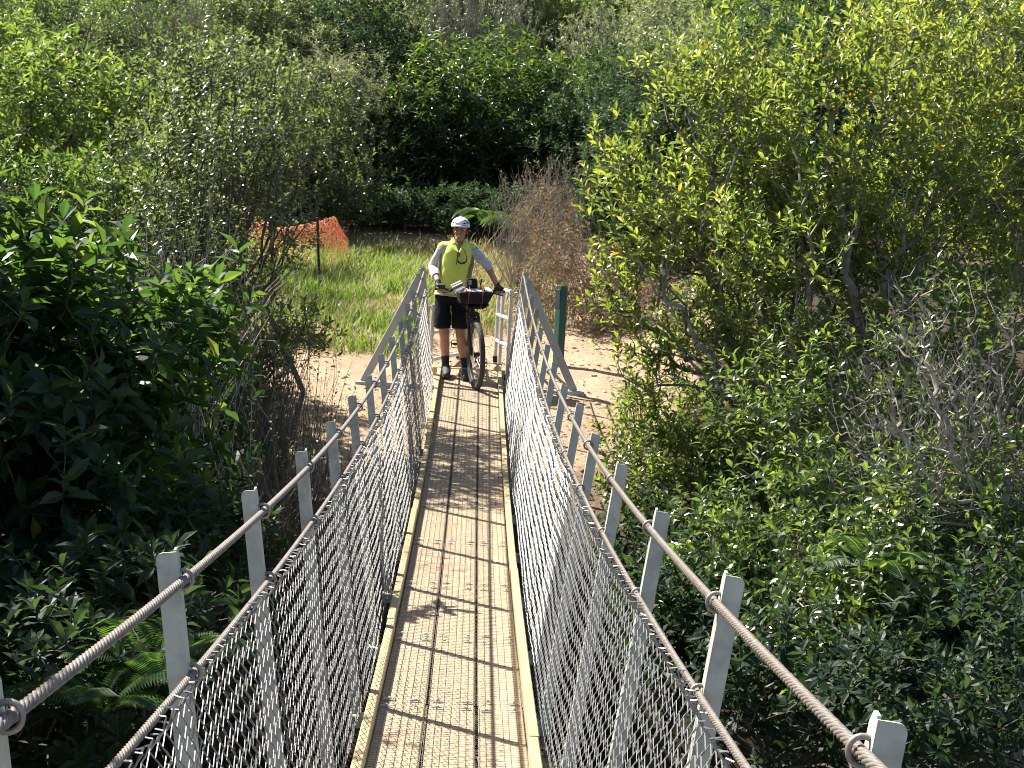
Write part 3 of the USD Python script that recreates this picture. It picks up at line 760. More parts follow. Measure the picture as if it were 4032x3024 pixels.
# --- right of the bridge
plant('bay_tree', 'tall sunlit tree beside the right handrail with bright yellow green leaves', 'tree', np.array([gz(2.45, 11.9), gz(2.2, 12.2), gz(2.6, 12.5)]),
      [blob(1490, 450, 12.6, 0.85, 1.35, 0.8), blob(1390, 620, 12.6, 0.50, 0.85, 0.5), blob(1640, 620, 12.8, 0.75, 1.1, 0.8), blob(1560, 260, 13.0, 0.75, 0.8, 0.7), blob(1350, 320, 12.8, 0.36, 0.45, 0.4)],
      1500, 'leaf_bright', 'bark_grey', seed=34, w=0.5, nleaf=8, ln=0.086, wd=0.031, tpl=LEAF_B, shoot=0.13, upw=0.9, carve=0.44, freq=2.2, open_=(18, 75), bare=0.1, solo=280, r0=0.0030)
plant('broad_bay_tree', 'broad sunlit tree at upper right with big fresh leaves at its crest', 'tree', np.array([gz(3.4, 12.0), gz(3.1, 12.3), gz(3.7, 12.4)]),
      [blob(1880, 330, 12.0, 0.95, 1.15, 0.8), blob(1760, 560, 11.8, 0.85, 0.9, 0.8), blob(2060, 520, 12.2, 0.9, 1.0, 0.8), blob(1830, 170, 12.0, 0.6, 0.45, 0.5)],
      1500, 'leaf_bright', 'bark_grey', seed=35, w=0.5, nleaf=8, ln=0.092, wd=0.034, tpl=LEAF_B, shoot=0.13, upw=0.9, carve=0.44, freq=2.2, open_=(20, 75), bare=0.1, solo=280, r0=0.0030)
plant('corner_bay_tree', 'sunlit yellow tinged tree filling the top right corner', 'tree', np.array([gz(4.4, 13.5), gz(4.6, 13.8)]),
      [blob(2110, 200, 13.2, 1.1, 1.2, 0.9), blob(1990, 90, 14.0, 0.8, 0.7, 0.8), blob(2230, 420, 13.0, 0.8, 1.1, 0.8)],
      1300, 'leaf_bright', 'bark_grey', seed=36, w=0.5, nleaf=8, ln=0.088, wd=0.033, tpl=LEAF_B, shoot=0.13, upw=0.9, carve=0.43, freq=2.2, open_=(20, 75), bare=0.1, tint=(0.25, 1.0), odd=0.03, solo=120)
plant('understorey_tree', 'half shaded tree below the sunlit crowns on the right', 'tree', np.array([gz(3.0, 10.4), gz(2.8, 10.8)]),
      [blob(1880, 920, 10.8, 0.8, 0.75, 0.7), blob(1700, 860, 11.2, 0.7, 0.7, 0.7), blob(2100, 800, 11.0, 0.8, 0.9, 0.7), blob(1800, 1080, 10.2, 0.7, 0.5, 0.6)],
      800, 'leaf_mid', 'bark_grey', seed=37, w=0.45, nleaf=7, ln=0.085, wd=0.034, tpl=LEAF_B, shoot=0.12, carve=0.43, bare=0.15)
plant('rail_side_bush', 'low sunlit bush leaning against the right side of the bridge', 'bush', stems(1.75, 12.8, 6, 0.2, 13),
      [blob(1430, 920, 12.8, 0.52, 0.55, 0.5), blob(1370, 1060, 12.0, 0.32, 0.42, 0.4), blob(1550, 1010, 12.4, 0.5, 0.5, 0.5)],
      620, 'leaf_bright', 'bark_dark', seed=38, nleaf=8, ln=0.075, wd=0.030, tpl=LEAF_B, shoot=0.11, carve=0.36, tint=(0.0, 0.8), solo=160)
plant('gully_bush', 'glossy leaved bush in the gully at lower right, half in shade', 'bush', stems(2.3, 9.4, 6, 0.25, 14),
      [blob(1600, 1230, 10.0, 0.55, 0.6, 0.6), blob(1950, 1240, 9.2, 0.7, 0.6, 0.6), blob(1780, 1360, 8.8, 0.6, 0.5, 0.6), blob(2100, 1080, 9.6, 0.6, 0.5, 0.5)],
      760, 'leaf_mid', 'bark_grey', seed=39, nleaf=8, ln=0.08, wd=0.034, tpl=LEAF_B, shoot=0.11, carve=0.42, solo=200)
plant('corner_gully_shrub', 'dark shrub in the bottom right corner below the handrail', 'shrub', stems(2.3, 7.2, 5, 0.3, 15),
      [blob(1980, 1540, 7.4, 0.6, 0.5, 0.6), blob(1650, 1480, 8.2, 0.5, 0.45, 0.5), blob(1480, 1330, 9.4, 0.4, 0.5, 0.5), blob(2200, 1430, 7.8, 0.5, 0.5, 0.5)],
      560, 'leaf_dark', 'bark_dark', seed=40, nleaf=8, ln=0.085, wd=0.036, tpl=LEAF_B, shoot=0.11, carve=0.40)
plant('bare_branch_tree', 'leafless grey shrub with dense fine twigs at the right edge', 'shrub', np.array([gz(3.6, 9.6)]),
      [blob(2010, 800, 9.8, 0.55, 0.65, 0.4), blob(2130, 980, 9.6, 0.5, 0.5, 0.4), blob(1880, 950, 10.0, 0.35, 0.35, 0.3), blob(1960, 1000, 9.2, 0.4, 0.4, 0.3)], 760, 'leaf_mid', 'bark_pale', seed=41, w=0.45, nleaf=4, ln=0.06, wd=0.025, shoot=0.14, carve=0.2, bare=0.95,
      r0=0.0027, rexp=2.2, upw=0.9)
plant('leaning_trunk_tree', 'pale mottled trunk leaning left through the right hand foliage', 'tree', np.array([gz(2.9, 11.0)]),
      [blob(1560, 800, 12.0, 0.4, 0.6, 0.3), blob(1750, 780, 11.4, 0.4, 0.6, 0.3), blob(1420, 600, 12.2, 0.25, 0.6, 0.25)], 130, 'leaf_bright', 'bark_pale', seed=42, w=0.55, nleaf=6, ln=0.09, wd=0.03, tpl=LEAF_B, shoot=0.15, carve=0.1, bare=0.35,
      r0=0.0042, rexp=2.0, upw=1.0)
plant('backing_tree', 'shaded tree filling in behind the sunlit trees on the right', 'tree', stems(3.6, 15.5, 4, 0.5, 16),
      [blob(1700, 500, 15.6, 1.2, 1.5, 0.8), blob(2050, 450, 15.8, 1.4, 1.8, 0.8), blob(1560, 760, 15.2, 0.75, 0.7, 0.6), blob(1950, 850, 14.6, 1.6, 0.9, 0.8)],
      2200, 'leaf_dark', 'bark_dark', seed=43, nleaf=9, ln=0.09, wd=0.034, shoot=0.12, carve=0.38)

plant('gully_tree', 'shaded leafy tree filling the gully between the rail side bush and the bare grey shrub', 'tree', stems(2.7, 12.6, 5, 0.5, 33),
      [blob(1700, 980, 13.0, 0.9, 0.7, 0.7), blob(1920, 980, 12.6, 0.9, 0.8, 0.7), blob(1560, 1110, 12.2, 0.6, 0.5, 0.5), blob(2120, 1130, 11.6, 0.8, 0.8, 0.6), blob(1750, 1150, 11.4, 0.8, 0.6, 0.6)],
      2000, 'leaf_mid', 'bark_grey', seed=133, w=0.6, nleaf=8, ln=0.075, wd=0.031, shoot=0.12, carve=0.38, tint=(0, .7), bare=0.12)
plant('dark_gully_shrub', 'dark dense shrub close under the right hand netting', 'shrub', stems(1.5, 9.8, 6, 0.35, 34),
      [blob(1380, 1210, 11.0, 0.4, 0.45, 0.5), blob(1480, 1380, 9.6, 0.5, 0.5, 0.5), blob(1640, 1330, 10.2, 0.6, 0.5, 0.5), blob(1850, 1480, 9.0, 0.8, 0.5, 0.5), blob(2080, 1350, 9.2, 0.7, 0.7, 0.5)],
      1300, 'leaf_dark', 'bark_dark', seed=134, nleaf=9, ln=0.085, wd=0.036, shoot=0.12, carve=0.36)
plant('twig_tangle', 'tangle of bare grey twigs in front of the tan bank, left of the bridge', 'shrub', stems(-1.55, 12.2, 26, 0.35, 35),
      [blob(640, 920, 12.4, 0.5, 0.55, 0.4), blob(560, 760, 12.8, 0.5, 0.6, 0.4), blob(600, 1080, 11.4, 0.5, 0.5, 0.4), blob(440, 1000, 11.6, 0.45, 0.7, 0.4)],
      700, 'leaf_small', 'bark_grey', seed=135, w=1.1, nleaf=5, ln=0.045, wd=0.025, shoot=0.18, carve=0.2, bare=0.72, r0=0.0024, kink=0.07, floor=0.03, trunk_name='stems')
plant('hollow_shrub', 'dark low growth in the hollow under the round crowned tree', 'shrub', stems(-0.1, 28.6, 9, 1.1, 36),
      [blob(900, 470, 28.6, 1.1, 0.45, 0.7), blob(1020, 470, 28.2, 1.0, 0.5, 0.6), blob(1150, 480, 27.6, 0.9, 0.6, 0.6), blob(800, 480, 28.8, 0.7, 0.35, 0.5)],
      1300, 'leaf_dark', 'bark_dark', seed=136, nleaf=9, ln=0.12, wd=0.04, shoot=0.13, carve=0.34)
# --- the bank to the right of the clearing
plant('dead_bracken_bush', 'heap of dead brown bracken and twigs behind the green post', 'bush', stems(1.35, 20.9, 16, 0.45, 17),
      [blob(1225, 590, 21.0, 0.72, 0.62, 0.7), blob(1190, 480, 21.6, 0.5, 0.5, 0.5), blob(1310, 660, 20.6, 0.55, 0.45, 0.6), blob(1140, 660, 21.2, 0.35, 0.35, 0.4), blob(1390, 650, 20.2, 0.5, 0.4, 0.5), blob(1470, 690, 19.6, 0.5, 0.35, 0.5)],
      1150, 'leaf_dead', 'bark_pale', seed=44, w=0.9, nleaf=7, ln=0.075, wd=0.022, shoot=0.14, upw=0.35, carve=0.34, open_=(40, 110), tint=(0, .88), odd=0.10, kink=0.1)
plant('dry_twig_shrub', 'dry reddish twigs sticking up behind the dead bracken', 'shrub', stems(0.95, 22.5, 9, 0.35, 18),
      [blob(1140, 440, 22.6, 0.6, 0.5, 0.4), blob(1200, 400, 22.8, 0.5, 0.45, 0.4)], 260, 'leaf_dead', 'bark_pale', seed=45, w=1.0, nleaf=5, ln=0.05, wd=0.016, shoot=0.2, upw=0.4, carve=0.1, bare=0.6, r0=0.003)
plant('bank_shrub', 'dark leafy shrub above the dead bracken on the bank', 'shrub', stems(2.6, 23.5, 4, 0.4, 19),
      [blob(1350, 470, 23.5, 0.9, 0.9, 0.8), blob(1420, 620, 22.0, 0.7, 0.6, 0.6)], 900, 'leaf_dark', 'bark_dark', seed=46, nleaf=9, ln=0.10, wd=0.034, shoot=0.12, carve=0.38)


def fern(name, label, base, n, L, seed, leaf='fern_green', lean=(0, 0, 0), droop=1.0, group=None):
    r = np.random.default_rng(seed)
    T = thing(name, label, 'fern', base, group=group)
    for k in range(n):
        az = 2 * PI * k / n + r.normal() * 0.25
        l = L * (0.75 + 0.4 * r.random())
        t = np.linspace(0, 1, 16)
        el = 1.15 - 1.75 * droop * t + r.normal() * 0.12
        st = np.stack([np.cos(az) * np.cos(el), np.sin(az) * np.cos(el), np.sin(el)], 1) + V(*lean) * t[:, None]
        p = np.asarray(base) + np.vstack([[0, 0, 0], np.cumsum(unit(st[:-1]) * l / 15, 0)])
        mb = MB().tube(p, np.linspace(0.006, 0.002, 16) * L, 4, 0.3, cap=False)
        m = 34
        u = np.linspace(0.14, 0.99, m)
        pp = np.stack([np.interp(u, t, p[:, q]) for q in range(3)], 1)
        tg = unit(np.stack([np.interp(u, t, np.gradient(p[:, q])) for q in range(3)], 1))
        side = unit(np.cross(tg, V(0, 0, 1)))
        upn = np.cross(side, tg)
        w = l * 0.26 * np.sin(PI * np.clip(u * 0.93 + 0.06, 0, 1)) ** 0.8
        for sg in (-1, 1):
            leaves(mb, pp, side * sg + tg * 0.35 - upn * 0.15, upn + r.normal(size=pp.shape) * 0.1, w, l * 0.034, 0.2 + 0.6 * r.random(m), LEAF_A)
        part('frond', mb, leaf, T, tint=True)
    return T


fern('tree_fern', 'fern with long drooping fronds right beside the white helmet', at(1042, 478, 26.8), 11, 0.62, 51, droop=1.35)
fern('tree_fern', 'fern with arching fronds in the dark to the right of the cyclist', at(1098, 490, 26.0), 11, 0.66, 52, droop=1.35)
for i, (px, py, Y, L, txt) in enumerate([(330, 1480, 6.2, 0.55, 'dim fern frond clump low on the left beside the nearest posts'), (230, 1560, 5.8, 0.5, 'dim fern at the bottom left below the handrail cable'),
                                         (1880, 1250, 8.9, 0.5, 'small fern in the shade of the gully bush on the right')]):
    fern('gully_fern', txt, at(px, py, Y), 8, L, 60 + i, 'fern_green')
# strappy plant hanging in the scrub
sp = thing('strappy_plant', 'pale strappy leaved clump hanging in the scrub left of the round crowned tree', 'plant', at(712, 175, 28.6))
r_ = np.random.default_rng(71)
c0 = at(712, 165, 28.6)
for k in range(46):
    az, el = r_.random() * 6.28, 0.2 + 1.2 * r_.random()
    l = 0.8 + 0.7 * r_.random()
    t = np.linspace(0, 1, 8)
    e = el - 2.4 * t * (0.6 + 0.5 * r_.random())
    st = np.stack([np.cos(az) * np.cos(e), np.sin(az) * np.cos(e), np.sin(e)], 1)
    p = c0 + np.vstack([[0, 0, 0], np.cumsum(st[:-1] * l / 7, 0)])
    sd = np.cross(st, V(0, 0, 1)); sd = unit(sd) * (0.022 * np.sin(PI * np.clip(t * 0.9 + 0.1, 0, 1)))[:, None]
    v = np.stack([p - sd, p + sd], 1).reshape(-1, 3)
    q = [[2 * i, 2 * i + 1, 2 * i + 3, 2 * i + 2] for i in range(7)]
    part('leaf', MB().add(v, q, 0.4 + 0.6 * r_.random()), 'leaf_dull', sp, tint=True)

# --- bush on the hillside: a few grown kinds, each copied to many places
HG = 'bush covering the hillside behind the clearing'
kinds = [('scrub_tree', 'pale olive bushy tree in the scrub covering the hillside', 'leaf_scrub', 'bark_grey', dict(ln=0.115, wd=0.044, tint=(0.1, 1), carve=0.45, freq=2.2)),
         ('scrub_tree', 'fresh green leafy tree in the scrub covering the hillside', 'leaf_mid', 'bark_dark', dict(ln=0.13, wd=0.05, tint=(0.1, 1), carve=0.45, freq=2.2)),
         ('scrub_tree', 'shiny small leaved tree in the scrub covering the hillside', 'leaf_small', 'bark_grey', dict(ln=0.11, wd=0.05, tint=(0, 1), carve=0.46, freq=2.2)),
         ('scrub_shrub', 'thin grey green shrub with bare twigs showing in the hillside scrub', 'leaf_scrub', 'bark_pale', dict(ln=0.09, wd=0.034, tint=(0.3, 1), carve=0.44, freq=2.2, bare=0.4, r0=0.004)),
         ('scrub_tree', 'darker dense tree in the scrub covering the hillside', 'leaf_dark', 'bark_dark', dict(ln=0.12, wd=0.048, tint=(0, 1), carve=0.42, freq=2.0))]
protos = []
for i, (nm, lb, lf, bk, kw) in enumerate(kinds):
    rr = np.random.default_rng(80 + i)
    bs = np.stack([rr.normal(0, 0.3, 6), rr.normal(0, 0.3, 6), np.zeros(6)], 1)
    protos.append(plant(nm, lb, 'tree' if 'tree' in nm else 'shrub', bs, [(0, 0, 2.0, 1.35, 1.35, 1.6), (0.6, 0.3, 1.3, 1.1, 1.1, 1.1), (-0.6, -0.2, 1.5, 1.1, 1.1, 1.2), (0, 0, 3.0, 0.8, 0.8, 0.8)],
                        1500, lf, bk, seed=90 + i, w=0.5, nleaf=9, shoot=0.14, shell=0.42, world=False, group=HG, upw=0.7, floor=0.2, **kw))
hr = np.random.default_rng(101)
used = [False] * len(protos)
n_hill = 0
for row, y in enumerate(np.arange(33.5, 51, 2.3)):
    half = 0.35 * y + 0.5
    for x in np.arange(-half - 1 + (row % 2), half + 1, 2.05):
        xx, yy = x + hr.normal() * 0.45 + 0.03 * y, y + hr.normal() * 0.5
        if yy < 36 and abs(xx - at(1030, 280, 33)[0]) < 2.2: continue
        k = int(hr.choice(5, p=[0.34, 0.18, 0.24, 0.15, 0.09]))
        sc = 0.78 + 0.5 * hr.random() + (0.2 if row > 4 else 0)
        loc = gz(xx, yy, -0.15)
        lab = kinds[k][1] + (' at its foot' if y < 38 else ' half way up' if y < 44 else ' high up') + (' on the left' if xx < -5 else ' on the right' if xx > 7 else ' in the middle')
        lab = lab.replace(' in the scrub covering the hillside', ', hillside scrub').replace(' showing in the hillside scrub', ', hillside scrub')
        if not used[k]:
            used[k] = True
            p = protos[k]
            x_ = UsdGeom.Xformable(p)
            ops = x_.GetOrderedXformOps()
            ops[0].Set(Gf.Vec3d(*map(float, loc))); ops[1].Set(float(hr.random() * 360)); ops[2].Set(Gf.Vec3f(sc, sc, sc * (0.85 + 0.3 * hr.random())))
        else:
            copy(protos[k], lab, loc, hr.random() * 360, (sc, sc, sc * (0.85 + 0.3 * hr.random())))
        n_hill += 1
# trees filling the left margin between the near shrubs and the hill
for i, (px, py, Y, k, sc, txt) in enumerate([(40, 300, 29, 1, 1.2, 'green tree at the left edge below the hillside'), (250, 260, 29.5, 2, 1.1, 'shiny leaved tree above the round leaf tree at left'), 
                                             (480, 190, 31.5, 2, 1.2, 'shiny pale tree above the twiggy shrub'), (560, 120, 33, 0, 1.2, 'olive tree high above the netting'), (170, 140, 29, 0, 1.1, 'pale tree at upper left on the slope'),
                                             (1330, 250, 29, 4, 1.0, 'dark tree between the round crowned tree and the tall sunlit tree'), (1420, 330, 24, 4, 0.9, 'dark tree behind the tall sunlit tree on the bank'), (1560, 200, 26, 2, 1.0, 'shiny tree behind the sunlit trees'),
                                             (1720, 180, 26, 4, 1.2, 'dark tree in the gap between the sunlit trees at upper right'), (1480, 120, 30, 0, 1.1, 'grey green tree above the tall sunlit tree')]):
    p = at(px, py + 120, Y)
    copy(protos[k], txt, gz(p[0], Y, -0.1), i * 67, (sc, sc, sc), group='trees round the clearing')
plant('brown_shrub', 'brownish grey leafless looking shrub high on the left slope', 'shrub', stems(-5.1, 25.2, 8, 0.5, 20), [blob(355, 50, 25, 0.75, 0.75, 0.6), blob(400, 80, 25, 0.5, 0.5, 0.5)],
      900, 'leaf_dull', 'bark_grey', seed=47, w=0.6, nleaf=5, ln=0.06, wd=0.014, shoot=0.2, carve=0.3, bare=0.5, r0=0.0035)

plant('pale_stem_tree', 'tall tree with pale bare upright stems above the round crowned tree', 'tree', stems(0.2, 36.5, 7, 0.7, 37), [blob(1010, 40, 36, 1.3, 1.1, 0.8), blob(1100, 70, 36, 0.9, 0.9, 0.8)],
      500, 'leaf_scrub', 'bark_pale', seed=48, w=1.0, nleaf=7, ln=0.09, wd=0.034, shoot=0.2, carve=0.2, bare=0.55, r0=0.0055)
# trees just outside the left edge that shade the gully
for i, (x, y, k, sc) in enumerate([(-6.4, 10.4, 4, 2.2), (-5.1, 7.7, 4, (1.4, 1.5, 2.3)), (-4.7, 5.6, 4, (1.35, 1.35, 2.3)), (-3.9, 3.6, 1, (1.1, 1.2, 2.0)), (-7.0, 13.0, 1, 1.9), (-6.6, 7.2, 1, 2.2)]):
    copy(protos[k], 'tall tree shading the gully, at the left border of the view', gz(x, y, -0.2), 50 * i, sc if np.ndim(sc) else (sc, sc, sc), group='trees shading the gully on the left')

# ------------------------------------------------------------------ grass, litter
def onground(px, py):
    for Y in np.arange(10, 45, 0.1):
        p = at(px, py, Y)
        if p[2] < terrain(p[0], p[1]): return p
    return p


P0, P1, P2 = onground(925, 700), onground(872, 655), onground(790, 622)
PATH = [V(0.1, 17.6, 0), V(-0.15, 19.2, 0), P1, P2, P2 + V(-1.2, 1.2, 0)]


def path_d(x, y):
    d = np.full(np.shape(x), 9.0)
    for a, b in zip(PATH[:-1], PATH[1:]):
        ab = (b - a)[:2]; t = np.clip(((x - a[0]) * ab[0] + (y - a[1]) * ab[1]) / (ab @ ab), 0, 1)
        d = np.minimum(d, np.hypot(x - a[0] - t * ab[0], y - a[1] - t * ab[1]))
    return d


gr = np.random.default_rng(111)
N = 150000
gx, gy = gr.uniform(-7, 3.2, N), gr.uniform(17.6, 30.5, N)
f1 = fbm(np.stack([gx * 0.8, gy * 0.8, 0 * gx], -1), 3, 13)
f2 = fbm(np.stack([gx * 2.5, gy * 2.5, 0 * gx], -1), 3, 17)
edge = np.where(gx < -0.5, 17.3 + 2.6 * f1 + 0.8 * (f2 - 0.5), 18.9 + 2.2 * f1)
dens = sstep(-0.5, 1.1, gy - edge) * np.clip(-0.25 + 2.3 * f2, 0.03, 1)
dens = dens * (1 - (1 - sstep(0.02, 0.22, path_d(gx, gy) + 0.5 * (f2 - 0.5))) * sstep(P2[0] - 0.6, P2[0] + 0.3, gx))
dens = dens * np.where(gx > 0.35, 0.45, 1.0) * sstep(28.2, 26.6, gy + 0.8 * f1) * sstep(1.8, 0.9, gx)
keep = gr.random(N) < dens
gx, gy, f1, f2 = gx[keep], gy[keep], f1[keep], f2[keep]
gz_ = terrain(gx, gy)
straw = np.clip(0.22 + sstep(0.42, 0.60, f1) * 0.45 + 0.75 * sstep(20.6, 18.8, gy) * sstep(-1.35, -1.9, gx) + 0.45 * sstep(-0.6, 0.6, gx) + 0.45 * sstep(24.5, 26.5, gy) * sstep(-2.0, -0.8, gx), 0, 0.93)
tt = np.where(gr.random(len(gx)) < straw, 0.60 + 0.4 * gr.random(len(gx)), 0.55 * gr.random(len(gx)))
az = gr.random(len(gx)) * 6.28
ln = (0.06 + 0.15 * gr.random(len(gx)) ** 1.5) * (0.3 + 1.7 * f2) + np.where((gr.random(len(gx)) < 0.05) & (tt > 0.58), 0.14, 0)
lean = 0.25 + 0.55 * gr.random(len(gx))
dh = np.stack([np.cos(az), np.sin(az), 0 * az], 1)
sd = np.stack([-np.sin(az), np.cos(az), 0 * az], 1) * (0.0045 + 0.004 * gr.random(len(gx)))[:, None]
b = np.stack([gx, gy, gz_ - 0.01], 1)
m = b + dh * (ln * lean * 0.35)[:, None] + V(0, 0, 1) * (ln * 0.62)[:, None]
tp = b + dh * (ln * lean * 1.1)[:, None] + V(0, 0, 1) * (ln * 0.95)[:, None]
v = np.stack([b - sd, b + sd, m - sd * 0.8, m + sd * 0.8, tp], 1)
f = V([0, 1, 3], [0, 3, 2], [2, 3, 4]).astype(int)
mb = MB().add(v.reshape(-1, 3), (f[None] + (np.arange(len(gx)) * 5)[:, None, None]).reshape(-1, 3), np.repeat(tt, 5))
part('grass', mb, 'grass_mix', None, kind='stuff', tint=True, label='rough grass, green and straw coloured, covering the clearing beyond the bridge')

N = 26000
lx, ly = gr.uniform(-4.5, 4.5, N), gr.uniform(10.5, 21.5, N)
lf = fbm(np.stack([lx * 1.4, ly * 1.4, 0 * lx + 3], -1), 3, 23)
kp = gr.random(N) < np.clip(1.7 * (lf - 0.22), 0.05, 1)
lx, ly, lf = lx[kp], ly[kp], lf[kp]
mb = MB()
az = gr.random(len(lx)) * 6.28
leaves(mb, np.stack([lx, ly, terrain(lx, ly) + 0.006 + 0.015 * gr.random(len(lx))], 1), np.stack([np.cos(az), np.sin(az), gr.normal(0, 0.25, len(lx))], 1), V(0, 0, 1) + gr.normal(size=(len(lx), 3)) * 0.35,
       0.02 + 0.05 * gr.random(len(lx)) ** 2, 0.008 + 0.014 * gr.random(len(lx)), gr.random(len(lx)) ** 1.2, LEAF_C)
part('leaf_litter', mb, 'litter_mix', None, kind='stuff', tint=True, label='dry fallen leaves strewn over the tan soil')
# clods and stones on the bare soil
mb = MB()
for _ in range(420):
    x, y = gr.uniform(-3.5, 3.5), gr.uniform(12.0, 20.5)
    s_ = 0.012 + 0.03 * gr.random() ** 2
    q = trimesh.creation.icosphere(1, 1.0)
    vv = q.vertices * (1 + 0.35 * (gr.random((len(q.vertices), 1)) - 0.5)) * V(1, 0.8, 0.55) * s_
    mb.add(vv + V(x, y, float(terrain(x, y)) + s_ * 0.2), q.faces, 0.3 + 0.6 * gr.random())
part('clods', mb, 'litter_mix', None, kind='stuff', tint=True, label='small clods and stones lying on the tan soil')
# low leafy weeds over the gully floor
mb = MB()
N = 5200
ux, uy = gr.uniform(-6, 6.5, N), gr.uniform(1.5, 13.5, N)
uk = (fbm(np.stack([ux, uy, 0 * ux], -1), 3, 29) > 0.36) & ~((np.abs(ux) < 2.6) & (uy > 11.2))
ux, uy = ux[uk], uy[uk]
c = np.repeat(np.stack([ux, uy, terrain(ux, uy)], 1), 11, 0)
hgt = np.repeat(0.15 + 0.5 * gr.random(len(ux)), 11)
az = gr.random(len(c)) * 6.28
c = c + np.stack([np.cos(az) * 0.12, np.sin(az) * 0.12, hgt * (0.2 + 0.8 * gr.random(len(c)))], 1)
leaves(mb, c, np.stack([np.cos(az), np.sin(az), gr.normal(0.2, 0.4, len(c))], 1), V(0, 0, 1) + gr.normal(size=c.shape) * 0.35, 0.07 + 0.06 * gr.random(len(c)), 0.035, gr.random(len(c)), LEAF_A)
part('undergrowth', mb, 'leaf_dark', None, kind='stuff', tint=True, label='low leafy undergrowth over the shaded gully floor')

# ------------------------------------------------------------------ orange safety netting and its stake
def net_line(px, py, Y):
    return at(px, py, Y)


top = [net_line(*q) for q in ((955, 815, 25.6), (1000, 850, 25.2), (1050, 885, 24.8), (1090, 905, 24.5))]
TOPS = [(530, 455, 25.6), (560, 470, 25.2), (598, 492, 24.8), (640, 489, 24.4), (688, 480, 24.1), (722, 468, 24.3), (752, 520, 24.6)]
tp = np.array([at(*q) for q in TOPS])
BAND = [(530, 478), (560, 494), (598, 508), (640, 508), (688, 498), (722, 512), (752, 522)]
bd = np.array([at(a, b2, q[2]) for (a, b2), q in zip(BAND, TOPS)])
uu = np.linspace(0, len(tp) - 1, 84)
ip = lambda A: np.stack([np.interp(uu, np.arange(len(A)), A[:, k]) for k in range(3)], 1)
T_, B_ = ip(tp), ip(bd)
G_ = T_.copy(); G_[:, 2] = terrain(T_[:, 0], T_[:, 1]) + 0.03
nett = thing('safety_netting', 'sagging orange plastic safety netting at the back of the clearing', 'netting', G_[40])
rn = np.random.default_rng(5)


def ribbons(grid, w):
    """Strands along the rows and columns of a grid of points, as thin flat ribbons."""
    mb = MB()
    R_, C_, _ = grid.shape
    for r_i in range(R_):
        p = grid[r_i]
        mb.frusta(p[:-1], p[1:], w, w, 3)
    for c_i in range(C_):
        p = grid[:, c_i]
        mb.frusta(p[:-1], p[1:], w * 0.8, w * 0.8, 3)
    return mb


rows = 8
g1 = np.stack([T_ + (B_ - T_) * t + V(0, -0.03, 0) * math.sin(PI * t) for t in np.linspace(0, 1, rows)]) + rn.normal(0, 0.008, (rows, 84, 3))
part('folded_band', ribbons(g1, 0.0045), 'net_orange', nett)
g2 = np.stack([T_ + V(0, 0.05, 0) + (B_ + V(0, 0, -0.18) - T_) * t for t in np.linspace(0, 1, rows)]) + rn.normal(0, 0.010, (rows, 84, 3))
part('back_fold', ribbons(g2, 0.0040), 'net_orange', nett)
rows = 14
g3 = np.stack([B_ + (G_ + V(0, -0.12, 0) - B_) * t for t in np.linspace(0, 1, rows)]) + rn.normal(0, 0.012, (rows, 84, 3))
part('hanging_net', ribbons(g3, 0.0030), 'net_yellow', nett)
sb, stp = at(690, 585, 23.9), at(684, 432, 23.9)
sb = sb.copy(); sb[2] = float(terrain(sb[0], sb[1])) - 0.1
st = thing('fence_stake', 'black steel stake leaning slightly in front of the orange netting', 'stake', sb)
d_ = unit(stp - sb)
m = MB()
for a in (0.3, 0.3 + 2.094, 0.3 + 4.189):
    e = V(math.cos(a), math.sin(a), 0)
    m.bar(sb + e * 0.011, stp + e * 0.011, 0.005, 0.024, up=e)
part('post', m, 'stake_steel', st)
m = MB()
for t in (0.28, 0.52, 0.78):
    m.torus(sb + (stp - sb) * t, V(1, 0, 0), V(0, 1, 0), 0.020, 0.0025, 10, 5)
part('tie_wire', m, 'galvanised', st)

# ------------------------------------------------------------------ green post, pipe barriers
gp = V(1.065, 18.55, 0)
gp[2] = float(terrain(gp[0], gp[1])) - 0.15
top_z = 1.245
GP = thing('marker_post', 'square dark green post standing right of the bridge end', 'post', gp)
a = math.radians(33)
ax = V([math.cos(a), math.sin(a), 0], [-math.sin(a), math.cos(a), 0], [0.0, 0, 1])
part('shaft', MB().box((gp[0], gp[1], (gp[2] + top_z) / 2), (0.050, 0.050, (top_z - gp[2]) / 2), ax, bevel=0.004), 'green_paint', GP)
part('end_cap', MB().box((gp[0], gp[1], top_z + 0.004), (0.052, 0.052, 0.004), ax, bevel=0.002), 'green_paint', GP)
part('sign_plate', MB().box(V(gp[0], gp[1], 1.10) - ax[0] * 0.054, (0.0035, 0.045, 0.11), ax, bevel=0.003), 'dark_plate', GP)


